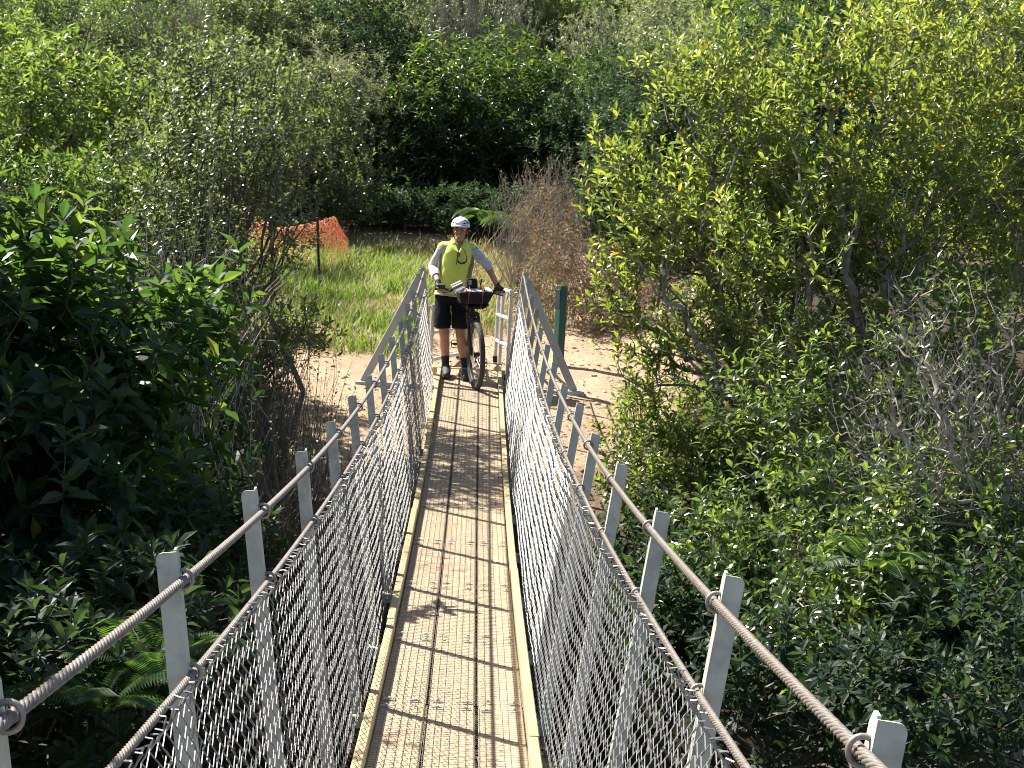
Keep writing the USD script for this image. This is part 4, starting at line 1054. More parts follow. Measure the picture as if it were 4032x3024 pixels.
def barrier(name, label, pts, zt):
    """A barrier of galvanised pipe: posts at the given places, three rails through fittings."""
    b0 = V(pts[0][0], pts[0][1], float(terrain(*pts[0][:2])))
    T = thing(name, label, 'barrier', b0)
    zs = [zt, zt - 0.31, zt - 0.62]
    P = [V(x, y, 0) for x, y in pts]
    for i, p in enumerate(P):
        low = float(terrain(p[0], p[1])) - 0.12
        ztop = zt
        ps = part('post', MB().tube([V(p[0], p[1], low), V(p[0] + 0.008, p[1], ztop)], 0.0225, 10), 'pipe_steel', T, smooth=40)
        part('base_collar', MB().tube([V(p[0], p[1], low + 0.14), V(p[0], p[1], low + 0.21)], 0.030, 10), 'stake_steel', ps, smooth=40)
        for z in zs:
            part('fitting', MB().tube([V(p[0] + 0.008, p[1], z - 0.038), V(p[0] + 0.008, p[1], z + (0.012 if z == zt else 0.038))], 0.0285, 10), 'pipe_steel', ps, smooth=40)
    for z in zs:
        q = [V(p[0] + 0.008, p[1], z) for p in P]
        part('rail', MB().tube(q, 0.0225, 10), 'pipe_steel', T, smooth=40)
    # end bend at the near post
    return T


barrier('pipe_barrier', 'galvanised pipe barrier with three rails just right of the bicycle', [(0.300, 18.5), (0.345, 18.05), (0.425, 17.45)], 1.185)
barrier('pipe_barrier', "galvanised pipe barrier mostly hidden behind the cyclist's legs", [(-0.145, 18.75), (-0.28, 18.3), (-0.455, 17.5)], 0.98)

# ------------------------------------------------------------------ the bicycle
BW = V(0.077, 16.655, 0.1335)                        # where the front tyre stands on the deck
ST = math.radians(12.5)                              # the front wheel is turned
HD = math.radians(3.5)
fwd_s = V(math.sin(ST), -math.cos(ST), 0); lat_s = V(math.cos(ST), math.sin(ST), 0)
fwd_f = V(math.sin(HD), -math.cos(HD), 0); lat_f = V(math.cos(HD), math.sin(HD), 0)
Z1 = V(0, 0, 1)


def bs(u, v, z):                                      # along / across / up, from the contact point, steered part
    return BW + fwd_s * u + lat_s * (v - 0.045 * z) + Z1 * z


def bf(u, v, z):                                      # the same for the frame, turning about the steering axis
    p = bs(-0.20, 0, 0)
    return p + fwd_f * (u + 0.20) + lat_f * (v - 0.045 * z) + Z1 * z


BK = thing('bicycle', 'copper framed mountain bike with a black fork, wheeled towards us on the deck', 'bicycle', BW)


def wheel(c, fw, lt, R=0.368):
    W = UsdGeom.Xform.Define(stage, numbered(str(BK.GetPath()), 'wheel')).GetPrim()
    Z1 = unit(V(0, 0, 1) - lt * 0.045); lt = np.cross(Z1, -fw) if (np.cross(Z1, -fw) @ lt) > 0 else np.cross(-fw, Z1)
    n = 60
    g = np.linspace(0, 2 * PI, n + 1)
    prof = [(-0.019, -0.052), (-0.027, -0.034), (-0.0295, -0.020), (-0.024, -0.006), (-0.012, 0.001), (0, 0.0025), (0.012, 0.001), (0.024, -0.006), (0.0295, -0.020), (0.027, -0.034), (0.019, -0.052), (0.0, -0.044)]
    v = np.array([[c + (fw * math.cos(a) + Z1 * math.sin(a)) * (R + dr) + lt * dx for dx, dr in prof] for a in g[:-1]])
    m_, k_ = len(g) - 1, len(prof)
    i, j = np.meshgrid(np.arange(m_), np.arange(k_), indexing='ij')
    q = np.stack([i * k_ + j, i * k_ + (j + 1) % k_, ((i + 1) % m_) * k_ + (j + 1) % k_, ((i + 1) % m_) * k_ + j], -1).reshape(-1, 4)
    mb = MB().add(v.reshape(-1, 3), q)
    rk = np.random.default_rng(3)
    for k in range(84):                               # tread knobs
        a = 2 * PI * k / 84
        e = fw * math.cos(a) + Z1 * math.sin(a); tn = -fw * math.sin(a) + Z1 * math.cos(a)
        for dx, dr, tilt in ((-0.0055, 0.003, 0), (0.0065, 0.003, 0), (-0.020, -0.003, -0.6), (0.020, -0.003, 0.6)):
            if (k + int(dx * 1000)) % 2 == 0 or abs(dx) > 0.01:
                nn = e * math.cos(tilt) + lt * math.sin(tilt); ll = lt * math.cos(tilt) - e * math.sin(tilt)
                mb.box(c + e * (R + dr) + lt * dx, (0.0042, 0.006, 0.003), [ll, tn, nn])
    part('tyre', mb, 'rubber', W, smooth=35)
    rim = [(-0.016, -0.050), (-0.017, -0.066), (-0.008, -0.076), (0.008, -0.076), (0.017, -0.066), (0.016, -0.050)]
    v = np.array([[c + (fw * math.cos(a) + Z1 * math.sin(a)) * (R + dr) + lt * dx for dx, dr in rim] for a in g[:-1]])
    k_ = len(rim)
    i, j = np.meshgrid(np.arange(m_), np.arange(k_), indexing='ij')
    q = np.stack([i * k_ + j, i * k_ + (j + 1) % k_, ((i + 1) % m_) * k_ + (j + 1) % k_, ((i + 1) % m_) * k_ + j], -1).reshape(-1, 4)
    part('rim', MB().add(v.reshape(-1, 3), q), 'black_plastic', W, smooth=35)
    for k in range(28):
        a = 2 * PI * k / 28
        sd = 1 if k % 2 else -1
        e = fw * math.cos(a) + Z1 * math.sin(a)
        a2 = a + (0.9 if (k // 2) % 2 else -0.9)
        e2 = fw * math.cos(a2) + Z1 * math.sin(a2)
        part('spoke', MB().tube([c + e * (R - 0.072), c + e2 * 0.026 + lt * (0.030 * sd)], 0.0013, 4), 'alloy', W)
    part('hub', MB().tube([c - lt * 0.052, c - lt * 0.036, c - lt * 0.035, c + lt * 0.035, c + lt * 0.036, c + lt * 0.052], [0.013, 0.013, 0.030, 0.030, 0.013, 0.013], 14), 'black_metal', W, smooth=40)
    part('brake_disc', MB().tube([c - lt * 0.042, c - lt * 0.040], [0.085, 0.085], 24), 'alloy', W)


wheel(bs(0, 0, 0.370), fwd_s, lat_s)
wheel(bf(-1.16, 0, 0.370), fwd_f, lat_f)
TA = math.radians(66)
axis = lambda z, v: bs(-0.005 - (z - 0.37) / math.tan(TA) + 0.045, v, z)
for sd in (-1, 1):
    m = MB().tube([bs(0, 0.058 * sd, 0.37), axis(0.45, 0.060 * sd), axis(0.60, 0.060 * sd)], [0.017, 0.021, 0.021], 12)
    m.tube([axis(0.60, 0.060 * sd), axis(0.79, 0.060 * sd)], [0.0172, 0.0172], 12)
    part('fork_leg', m, 'black_metal', BK, smooth=40)
g = np.linspace(0, PI, 12)
part('fork_brace', MB().tube([axis(0.665 + 0.105 * math.sin(a), 0.066 * math.cos(a)) + fwd_s * 0.012 for a in g], 0.013, 8), 'black_metal', BK, smooth=40)
part('fork_crown', MB().tube([axis(0.80, -0.072), axis(0.812, -0.03), axis(0.812, 0.03), axis(0.80, 0.072)], [0.019, 0.024, 0.024, 0.019], 12), 'black_metal', BK, smooth=40)
fr = MB().tube([axis(0.815, 0), axis(0.93, 0)], 0.027, 14)
fr.tube([axis(0.83, 0), bf(-0.55, 0, 0.46), bf(-0.74, 0, 0.335)], [0.030, 0.036, 0.034], 12)
fr.tube([axis(0.905, 0), bf(-0.85, 0, 0.745)], [0.022, 0.019], 12)
fr.tube([bf(-0.74, 0, 0.335), bf(-0.88, 0, 0.79)], 0.018, 12)
for sd in (-1, 1):
    fr.tube([bf(-0.78, 0.028 * sd, 0.345), bf(-1.0, 0.052 * sd, 0.36), bf(-1.16, 0.062 * sd, 0.37)], 0.012, 8)
    fr.tube([bf(-0.855, 0.02 * sd, 0.72), bf(-1.05, 0.05 * sd, 0.5), bf(-1.16, 0.062 * sd, 0.37)], 0.009, 8)
part('frame', fr, 'copper_paint', BK, smooth=40)
part('head_badge', MB().box(axis(0.735, 0.0) + fwd_s * -0.035, (0.036, 0.012, 0.055), [lat_s, fwd_s, Z1], bevel=0.008), 'copper_paint', BK)
m = MB().tube([bf(-0.88, 0, 0.78), bf(-0.93, 0, 0.93)], 0.014, 10)
part('seat_post', m, 'black_metal', BK, smooth=40)
m3d = m3.Manifold.batch_hull([m3.Manifold.sphere(0.03, 16).translate(tuple(bf(u, v, 0.955))) for u, v in ((-0.78, 0), (-1.02, 0.055), (-1.02, -0.055), (-0.95, 0.05), (-0.95, -0.05))])
part('saddle', m3d, 'black_plastic', BK, smooth=40)
bb = bf(-0.74, 0, 0.335)
part('chainring', MB().tube([bb - lat_f * 0.055, bb - lat_f * 0.051], [0.075, 0.075], 24), 'black_metal', BK)
for sd in (-1, 1):
    dirc = (fwd_f * 0.85 - Z1 * 0.53) * sd
    e = bb + lat_f * 0.075 * sd + dirc * 0.17 * 1.0
    cr = part('crank', MB().bar(bb + lat_f * 0.075 * sd, e, 0.018, 0.028, up=lat_f, bevel=0.004), 'black_metal', BK)
    pc = e + lat_f * 0.072 * sd
    m = MB().tube([e, pc + lat_f * 0.045 * sd], 0.009, 8)
    zt_ = unit(Z1 * 0.93 - fwd_f * 0.35); xt = unit(np.cross(lat_f, zt_))
    cs = [(-0.046, -0.045), (0.046, -0.048), (0.052, 0.0), (0.046, 0.046), (-0.046, 0.044), (-0.051, 0)]
    loop = [pc + lat_f * a_ + zt_ * b_ for a_, b_ in cs]
    for i in range(6):
        m.tube([loop[i], loop[(i + 1) % 6]], 0.0058, 6)
    m.tube([pc - lat_f * 0.03, pc + lat_f * 0.03], 0.016, 8)
    part('pedal', m, 'black_plastic', BK, smooth=40)
HB_ = axis(1.045, 0)
ends = []
for sd in (-1, 1):
    pass
bar = [HB_ + lat_s * v + Z1 * z - fwd_s * b for v, z, b in ((-0.385, 0.012, 0.055), (-0.2, 0.010, 0.02), (-0.06, 0.0, 0), (0.06, 0.0, 0), (0.2, 0.010, 0.02), (0.385, 0.012, 0.055))]
part('handlebar', MB().tube(bar, 0.0145, 10), 'black_metal', BK, smooth=40)
part('stem', MB().tube([axis(0.925, 0), axis(0.99, 0), HB_], [0.024, 0.024, 0.020], 12), 'black_metal', BK, smooth=40)
for sd in (-1, 1):
    a_, b_ = HB_ + lat_s * 0.262 * sd + Z1 * 0.011 - fwd_s * 0.032, HB_ + lat_s * 0.392 * sd + Z1 * 0.012 - fwd_s * 0.056
    part('grip', MB().tube([a_, b_], 0.0175, 12), 'rubber', BK, smooth=40)
    l0 = HB_ + lat_s * 0.235 * sd + Z1 * 0.0
    m = MB().box(l0 + fwd_s * 0.02, (0.016, 0.022, 0.014), [lat_s, fwd_s, Z1], bevel=0.005)
    m.tube([l0 + fwd_s * 0.035, l0 + fwd_s * 0.065 + lat_s * 0.03 * sd - Z1 * 0.012, l0 + fwd_s * 0.06 + lat_s * 0.115 * sd - Z1 * 0.03], [0.008, 0.0075, 0.007], 8)
    part('brake_lever', m, 'black_metal', BK, smooth=40)
for i, off in enumerate((-0.05, 0.03)):
    t = np.linspace(0, 1, 14)
    a_, b_ = HB_ + lat_s * (0.2 if i else -0.2) + fwd_s * 0.03, axis(0.82, 0.03 if i else -0.05)
    p = a_ + (b_ - a_) * t[:, None] + fwd_s * (0.10 * np.sin(PI * t))[:, None] - Z1 * (0.03 * np.sin(2 * PI * t))[:, None]
    part('brake_hose', MB().tube(p, 0.0028, 6), 'black_plastic', BK, smooth=True)

# bags and kit on the handlebar, each lashed on: things of their own
bagc = HB_ + fwd_s * 0.115 - Z1 * 0.055 + lat_s * 0.020
BG = thing('handlebar_bag', 'black roll top bag with grey top strapped to the handlebar by red cords', 'bag', bagc)
axs = V(lat_s, fwd_s, Z1)


def hull_of(pts, r, n=14):
    return m3.Manifold.batch_hull([m3.Manifold.sphere(r, n).translate(tuple(map(float, p))) for p in pts])


def loc_(c, a, b, z):
    return c + lat_s * a + fwd_s * b + Z1 * z


pts = [loc_(bagc, x, y, z) for x, y, z in ((-0.165, -0.06, 0.040), (0.180, -0.06, 0.052), (-0.165, 0.055, 0.030), (0.175, 0.060, 0.045), (-0.150, -0.06, -0.055), (0.130, -0.06, -0.055), (-0.145, 0.05, -0.050), (0.125, 0.05, -0.05), (0.178, 0, 0.07), (-0.172, 0, 0.045), (0.0, 0.078, 0.0))]
part('body', hull_of(pts, 0.022), 'bag_black', BG, smooth=40)
pts = [loc_(bagc, x, y, z) for x, y, z in ((-0.12, -0.02, -0.085), (0.15, -0.02, -0.08), (-0.05, 0.03, -0.115), (0.10, 0.03, -0.105), (-0.1, -0.05, -0.08), (0.14, -0.05, -0.08))]
part('lower_pouch', hull_of(pts, 0.018), 'bag_black', BG, smooth=40)
for x0, x1, hgt in ((-0.11, 0.075, 0.088), (0.10, 0.185, 0.102)):
    pts = [loc_(bagc, x, y, z) for x, y, z in ((x0, 0.06, 0.060), (x1, 0.06, 0.060), (x0 + 0.02, -0.03, hgt), (x1 - 0.01, -0.03, hgt + 0.012), (x0, -0.05, 0.075), (x1, -0.05, 0.082))]
    part('top_flap', hull_of(pts, 0.006, 8), 'silver_cloth', BG, smooth=40)
for x in (-0.085, 0.068):
    p = [loc_(bagc, x + dx, y, z) for dx, y, z in ((0.035, -0.06, 0.125), (0.022, 0.01, 0.115), (0.012, 0.070, 0.082), (0.004, 0.091, 0.055), (0.0, 0.092, 0.0), (-0.004, 0.090, -0.06), (-0.012, 0.05, -0.135))]
    part('cord', MB().tube(p, 0.0032, 6), 'red_cord', BG, smooth=True)
p = [loc_(bagc, *q) for q in ((0.045, 0.0, 0.118), (0.075, 0.035, 0.122), (0.095, 0.02, 0.135), (0.06, 0.03, 0.105), (0.085, 0.05, 0.095), (0.105, 0.03, 0.08))]
part('cord', MB().tube(p, 0.0065, 6), 'red_cord', BG, smooth=True)
p = [loc_(bagc, *q) for q in ((-0.13, 0.03, 0.10), (-0.115, 0.055, 0.085), (-0.10, 0.06, 0.07), (-0.13, 0.05, 0.06), (-0.105, 0.07, 0.05))]
part('cord', MB().tube(p, 0.0075, 6), 'red_cord', BG, smooth=True)
for x in (-0.085, 0.058):
    part('strap', MB().bar(loc_(bagc, x, 0.0, 0.09), loc_(bagc, x + 0.012, -0.015, 0.20), 0.018, 0.007, up=fwd_s, bevel=0.002), 'black_plastic', BG)
part('buckle', MB().torus(loc_(bagc, 0.11, 0.03, -0.115), lat_s, Z1, 0.026, 0.004, 14, 6), 'black_plastic', BG, smooth=True)
pc_ = loc_(bagc, -0.03, -0.055, 0.155)
PO = thing('camera_pouch', 'small black pouch sitting on top of the handlebar bag', 'pouch', pc_)
pts = [loc_(pc_, x, y, z) for x, y, z in ((-0.045, -0.03, -0.045), (0.05, -0.03, -0.045), (-0.045, 0.03, -0.045), (0.05, 0.03, -0.045), (-0.035, 0, 0.028), (0.04, 0, 0.03))]
part('body', hull_of(pts, 0.017), 'bag_black', PO, smooth=40)
part('clear_window', MB().box(loc_(pc_, -0.028, 0.046, 0.0), (0.018, 0.003, 0.026), axs, bevel=0.002), 'clear_pocket', PO)
part('zip', MB().tube([loc_(pc_, *q) for q in ((-0.058, 0.02, 0.0), (-0.05, 0.035, 0.035), (0, 0.04, 0.047), (0.05, 0.035, 0.038), (0.066, 0.02, 0.0))], 0.004, 6), 'black_plastic', PO, smooth=True)
wp = loc_(HB_, -0.155, 0.06, 0.045)
tl = math.radians(27)
xa = unit(lat_s * math.cos(tl) + Z1 * math.sin(tl)); nrm = unit(fwd_s * 0.62 + Z1 * 0.55 - lat_s * 0.22); nrm = unit(nrm - xa * (nrm @ xa)); ya = np.cross(nrm, xa)
MC = thing('map_case', 'tilted white and black map case clipped beside the handlebar bag', 'map case', wp)
part('backing', MB().box(wp, (0.062, 0.070, 0.007), [xa, ya, nrm], bevel=0.004), 'clear_pocket', MC)
for k, (o, mt) in enumerate(((0.056, 'white_plastic'), (0.040, 'black_plastic'), (0.026, 'white_plastic'), (0.012, 'black_plastic'))):
    part('band', MB().box(wp + ya * o + nrm * (0.009 + 0.0005 * k), (0.0625, 0.0085 if mt[0] == 'w' else 0.0055, 0.003), [xa, ya, nrm], bevel=0.001), mt, MC)
part('rim', MB().tube([wp + xa * a_ * 0.05 + ya * (b_ * 0.03 - 0.03) + nrm * 0.009 for a_, b_ in ((-1, 1), (1, 1), (1.05, -0.3), (0.3, -1), (-1, -0.9), (-1, 1))], 0.004, 6), 'black_plastic', MC, smooth=True)
part('clamp', MB().bar(wp - nrm * 0.01, HB_ + lat_s * -0.165 + Z1 * 0.012, 0.022, 0.016, up=lat_s, bevel=0.004), 'black_plastic', MC)

# ------------------------------------------------------------------ the cyclist
MO = V(-0.190, 17.25, 0.200)
PE = thing('person', 'smiling cyclist in white helmet, yellow vest, grey sleeves and black shorts, wheeling a bicycle', 'person', MO)
J = lambda x, y, z: MO + V(x - 0.046 * z, y, z)


def bone(a, b, ra, rb, n=20):
    return m3.Manifold.batch_hull([m3.Manifold.sphere(ra, n).translate(tuple(map(float, a))), m3.Manifold.sphere(rb, n).translate(tuple(map(float, b)))])


def fuse(parts, edge=0.014, it=12):
    m = m3.Manifold.batch_boolean(parts, m3.OpType.Add).refine_to_length(edge)
    q = m.to_mesh()
    t = trimesh.Trimesh(q.vert_properties[:, :3], q.tri_verts, process=True)
    trimesh.smoothing.filter_taubin(t, 0.5, 0.53, it)
    return t


def ell(c, rx, ry, rz, n=24, rot=None):
    s = m3.Manifold.sphere(1.0, n).scale((rx, ry, rz))
    if rot: s = s.rotate(rot)
    return s.translate(tuple(map(float, c)))


hipL, hipR = J(-0.105, 0.03, 0.885), J(0.075, 0.03, 0.875)
knL, knR = J(-0.090, -0.02, 0.475), J(0.098, -0.04, 0.465)
anL, anR = J(-0.076, 0.03, 0.105), J(0.148, -0.02, 0.10)
pel, wai, che, nek = J(-0.02, 0.03, 0.94), J(0.005, 0.0, 1.10), J(0.050, -0.03, 1.32), J(0.078, -0.05, 1.485)
shL, shR = J(-0.095, -0.03, 1.435), J(0.222, -0.02, 1.440)
HL = HB_ + lat_s * -0.330 + Z1 * 0.011 - fwd_s * 0.044
HR = HB_ + lat_s * 0.330 + Z1 * 0.011 - fwd_s * 0.044
wrL, wrR = HL + V(-0.025, 0.055, 0.060), HR + V(-0.022, 0.055, 0.062)
elL, elR = J(-0.215, 0.06, 1.215), J(0.385, -0.075, 1.285)
hc = J(0.092, -0.085, 1.635)                         # head centre
yawh = -6

bones = [bone(pel, wai, 0.125, 0.118), bone(wai, che, 0.118, 0.125), bone(che + V(-0.06, 0, 0), che + V(0.06, 0, 0), 0.11, 0.11), bone(shL, shR, 0.055, 0.055), bone(che, nek, 0.10, 0.062),
         bone(nek, hc + V(0, 0.012, -0.05), 0.058, 0.054),
         bone(hipL, knL, 0.085, 0.056), bone(hipR, knR, 0.085, 0.056),
         bone(shL, elL, 0.050, 0.041), bone(shR, elR, 0.050, 0.041), bone(elL, wrL, 0.041, 0.027), bone(elR, wrR, 0.041, 0.027)]
for k_, a_ in ((knL, anL), (knR, anR)):
    calf = k_ + (a_ - k_) * 0.33 + V(0.0, 0.018, 0)
    bones += [bone(k_, calf, 0.053, 0.058), bone(calf, a_, 0.056, 0.036), bone(a_, a_ + V(0, 0.02, -0.055), 0.036, 0.038), bone(a_ + V(0, -0.01, -0.05), a_ + V(0.0, -0.15, -0.07), 0.034, 0.026)]
# head: skull, jaw, chin, nose, ears, brow
hd = lambda x, y, z: hc + V(x * math.cos(math.radians(yawh)) - y * math.sin(math.radians(yawh)), x * math.sin(math.radians(yawh)) + y * math.cos(math.radians(yawh)), z)
bones += [ell(hc + V(0, 0.01, 0.03), 0.074, 0.092, 0.095), ell(hd(0, -0.018, -0.045), 0.058, 0.066, 0.066),
          m3.Manifold.batch_hull([m3.Manifold.sphere(0.024, 14).translate(tuple(hd(*q))) for q in ((-0.040, -0.02, -0.058), (0.040, -0.02, -0.058), (-0.018, -0.058, -0.088), (0.018, -0.058, -0.088), (0, -0.058, -0.06))])]
body = fuse(bones, 0.012, 10)
face = [ell(hd(-0.036, -0.066, -0.020), 0.022, 0.018, 0.019), ell(hd(0.036, -0.066, -0.020), 0.022, 0.018, 0.019),
        m3.Manifold.batch_hull([m3.Manifold.sphere(r_, 12).translate(tuple(hd(*q))) for r_, q in ((0.009, (0, -0.076, 0.022)), (0.0135, (0, -0.094, -0.022)), (0.010, (-0.014, -0.084, -0.026)), (0.010, (0.014, -0.084, -0.026)))]),
        bone(hd(-0.040, -0.068, 0.030), hd(0.040, -0.068, 0.030), 0.013, 0.013)]
for sd in (-1, 1):
    face.append(ell(hd(0.077 * sd, 0.010, -0.004), 0.010, 0.020, 0.032, 14))
# hands closed round the grips
hand_parts, glove_parts, tip_parts = [], [], []
for H, W_, sd in ((HL, wrL, -1), (HR, wrR, 1)):
    knk = H + fwd_s * 0.012 + Z1 * 0.036
    for k in range(4):
        o = lat_s * (0.033 - 0.0215 * k) * -sd
        r_ = (0.0095, 0.0100, 0.0098, 0.0085)[k]
        k0 = knk + o + Z1 * (0.004 - 0.002 * abs(k - 1.3)) - fwd_s * 0.004
        k1 = H + o + fwd_s * 0.034 + Z1 * 0.012
        k2 = H + o + fwd_s * 0.030 - Z1 * 0.018
        k3 = H + o + fwd_s * 0.008 - Z1 * 0.030
        glove_parts += [bone(k0, k1, r_ * 1.18, r_ * 1.15, 10)]
        hand_parts += [bone(k0, k1, r_, r_ * 0.95, 10), bone(k1, k2, r_ * 1.0, r_ * 0.92, 10), bone(k2, k3, r_ * 0.92, r_ * 0.8, 10)]
    pl = [knk + lat_s * 0.034, knk - lat_s * 0.034, W_ + lat_s * 0.018, W_ - lat_s * 0.018]
    hand_parts.append(m3.Manifold.batch_hull([m3.Manifold.sphere(0.0135, 10).translate(tuple(map(float, q))) for q in pl]))
    glove_parts.append(m3.Manifold.batch_hull([m3.Manifold.sphere(0.0165, 10).translate(tuple(map(float, q))) for q in pl]))
    glove_parts.append(bone(W_, W_ + (W_ - H) * 0.35, 0.031, 0.034, 12))
    t0 = W_ + lat_s * -sd * 0.022 + fwd_s * 0.012 - Z1 * 0.014
    t1 = H + lat_s * -sd * 0.052 + Z1 * 0.006 + fwd_s * 0.006
    t2 = H + lat_s * -sd * 0.048 + fwd_s * 0.026 - Z1 * 0.014
    hand_parts += [bone(t0, t1, 0.013, 0.0105, 10), bone(t1, t2, 0.0105, 0.009, 10)]
    glove_parts += [bone(t0, t1, 0.0155, 0.013, 10)]
allm = m3.Manifold(m3.Mesh(vert_properties=np.asarray(body.vertices, np.float32), tri_verts=np.asarray(body.faces, np.uint32)))
fh = fuse(face, 0.006, 4)
hh_ = fuse(hand_parts, 0.004, 4)
tm = lambda t: m3.Manifold(m3.Mesh(vert_properties=np.asarray(t.vertices, np.float32), tri_verts=np.asarray(t.faces, np.uint32)))
whole = allm
for extra in (fh, hh_):
    e_ = tm(extra)
    if e_.num_tri() > 0: whole = whole + e_
part('body', whole, 'skin', PE, smooth=60)
for sd in (-1, 1):
    part('eye', MB().mesh(ell(hd(0.031 * sd, -0.0795, 0.010), 0.014, 0.006, 0.0038, 12)), 'hair_dark', PE, smooth=True)
    part('eyebrow', MB().tube([hd(0.016 * sd, -0.086, 0.028), hd(0.034 * sd, -0.085, 0.034), hd(0.054 * sd, -0.074, 0.027)], [0.003, 0.0042, 0.002], 6), 'hair_dark', PE, smooth=True)
g = np.linspace(-1, 1, 11)
lip = [hd(0.031 * a_, -0.0905 + 0.020 * a_ * a_, -0.058 + 0.012 * a_ * a_) for a_ in g]
part('mouth', MB().tube(lip, 0.0085 - 0.0045 * np.abs(g), 8), 'lips', PE, smooth=True)
part('teeth', MB().tube([q + V(0, -0.0055, 0.0012) for q in lip[1:-1]], 0.0052 - 0.003 * np.abs(g[1:-1]), 8), 'teeth', PE, smooth=True)
part('hair', tm(trimesh.Trimesh(*(lambda q: (q.vert_properties[:, :3], q.tri_verts))((ell(hc + V(0, 0.026, 0.010), 0.080, 0.086, 0.070) - m3.Manifold.cube((0.4, 0.2, 0.4), True).translate(tuple(hc + V(0, -0.098, 0)))).to_mesh()))), 'hair_dark', PE, smooth=50)

# helmet with vents
hq = hc + V(0, 0.004, 0.062)
shell_ = ell(hq, 0.104, 0.132, 0.098, 40)
cutb = m3.Manifold.cube((0.5, 0.5, 0.3), True).rotate((-7, 0, 0)).translate(tuple(hq + V(0, 0, -0.163)))
helm = shell_ - cutb - ell(hq + V(0, 0, -0.01), 0.088, 0.114, 0.084, 30)
for x, z, w_, h_, rot in ((-0.045, 0.035, 0.020, 0.0065, 10), (0.045, 0.035, 0.018, 0.0065, -10), (-0.040, 0.068, 0.020, 0.006, 12), (0.046, 0.066, 0.017, 0.006, -12), (-0.082, 0.040, 0.008, 0.013, 0), (0.080, 0.040, 0.008, 0.013, 0), (0.004, 0.088, 0.006, 0.010, 0), (0.068, 0.052, 0.012, 0.006, -30)):
    helm = helm - m3.Manifold.sphere(1, 14).scale((w_, 0.16, h_)).rotate((0, rot, 0)).translate(tuple(hq + V(x, -0.06, z - 0.012)))
HE = part('helmet', helm, 'helmet_white', PE, smooth=45)
part('liner', ell(hq + V(0, 0.0, -0.006), 0.0945, 0.121, 0.088, 30) - m3.Manifold.cube((0.5, 0.5, 0.3), True).rotate((-7, 0, 0)).translate(tuple(hq + V(0, 0, -0.171))) - ell(hq + V(0, 0.004, -0.02), 0.084, 0.108, 0.083, 24), 'black_plastic', HE, smooth=45)
g = np.linspace(-1.15, 1.15, 15)
part('visor', MB().tube([hq + V(0.103 * math.sin(a_), -0.135 * math.cos(a_) - 0.004, -0.012) for a_ in g], [0.010 - 0.004 * abs(a_) for a_ in g], 8), 'helmet_white', HE, smooth=True)
for sd in (-1, 1):
    part('chin_strap', MB().tube([hq + V(0.085 * sd, -0.03, -0.02), hd(0.079 * sd, -0.025, -0.02), hd(0.062 * sd, -0.04, -0.075), hd(0.012 * sd, -0.05, -0.122)], 0.005, 6), 'black_plastic', HE, smooth=True)


def loft(rows, n=40, power=2.3):
    """A closed garment from rings: (z, x, y, rx, ry) in the person's space."""
    g = np.arange(n) * 2 * PI / n
    c, s = np.cos(g), np.sin(g)
    sx, sy = np.sign(c) * np.abs(c) ** (2 / power), np.sign(s) * np.abs(s) ** (2 / power)
    v = np.vstack([np.stack([MO[0] + x - 0.046 * z + rx * sx, MO[1] + y + ry * sy, np.full(n, MO[2] + z)], 1) for z, x, y, rx, ry in rows])
    m = len(rows)
    i, j = np.meshgrid(np.arange(m - 1), np.arange(n), indexing='ij')
    q = np.stack([i * n + j, i * n + (j + 1) % n, (i + 1) * n + (j + 1) % n, (i + 1) * n + j], -1).reshape(-1, 4)
    v = np.vstack([v, [[MO[0] + rows[0][1] - 0.046 * rows[0][0], MO[1] + rows[0][2], MO[2] + rows[0][0]], [MO[0] + rows[-1][1] - 0.046 * rows[-1][0], MO[1] + rows[-1][2], MO[2] + rows[-1][0]]]])
    k = np.arange(n); b = len(v) - 2; e = (m - 1) * n
    f = np.vstack([q[:, [0, 1, 2]], q[:, [0, 2, 3]], np.stack([(k + 1) % n, k, np.full(n, b)], 1), np.stack([e + k, e + (k + 1) % n, np.full(n, b + 1)], 1)])
    return v, f


def crumple(v, amp, fr, seed):
    c = np.asarray(v)
    d = np.stack([fbm(c * fr + 9.1 * k, 3, seed + k) - 0.5 for k in range(3)], 1)
    return c + d * amp


def garment(name, tri, mat, amp=0.012, fr=9.0, seed=1, sub=0.016, label=None, it=3):
    m = tm(tri) if isinstance(tri, trimesh.Trimesh) else tri
    q = m.refine_to_length(sub).to_mesh()
    t = trimesh.Trimesh(q.vert_properties[:, :3], q.tri_verts, process=True)
    trimesh.smoothing.filter_taubin(t, 0.5, 0.53, it)
    t.vertices = crumple(t.vertices, amp, fr, seed)
    return part(name, t, mat, PE, smooth=60, label=label)


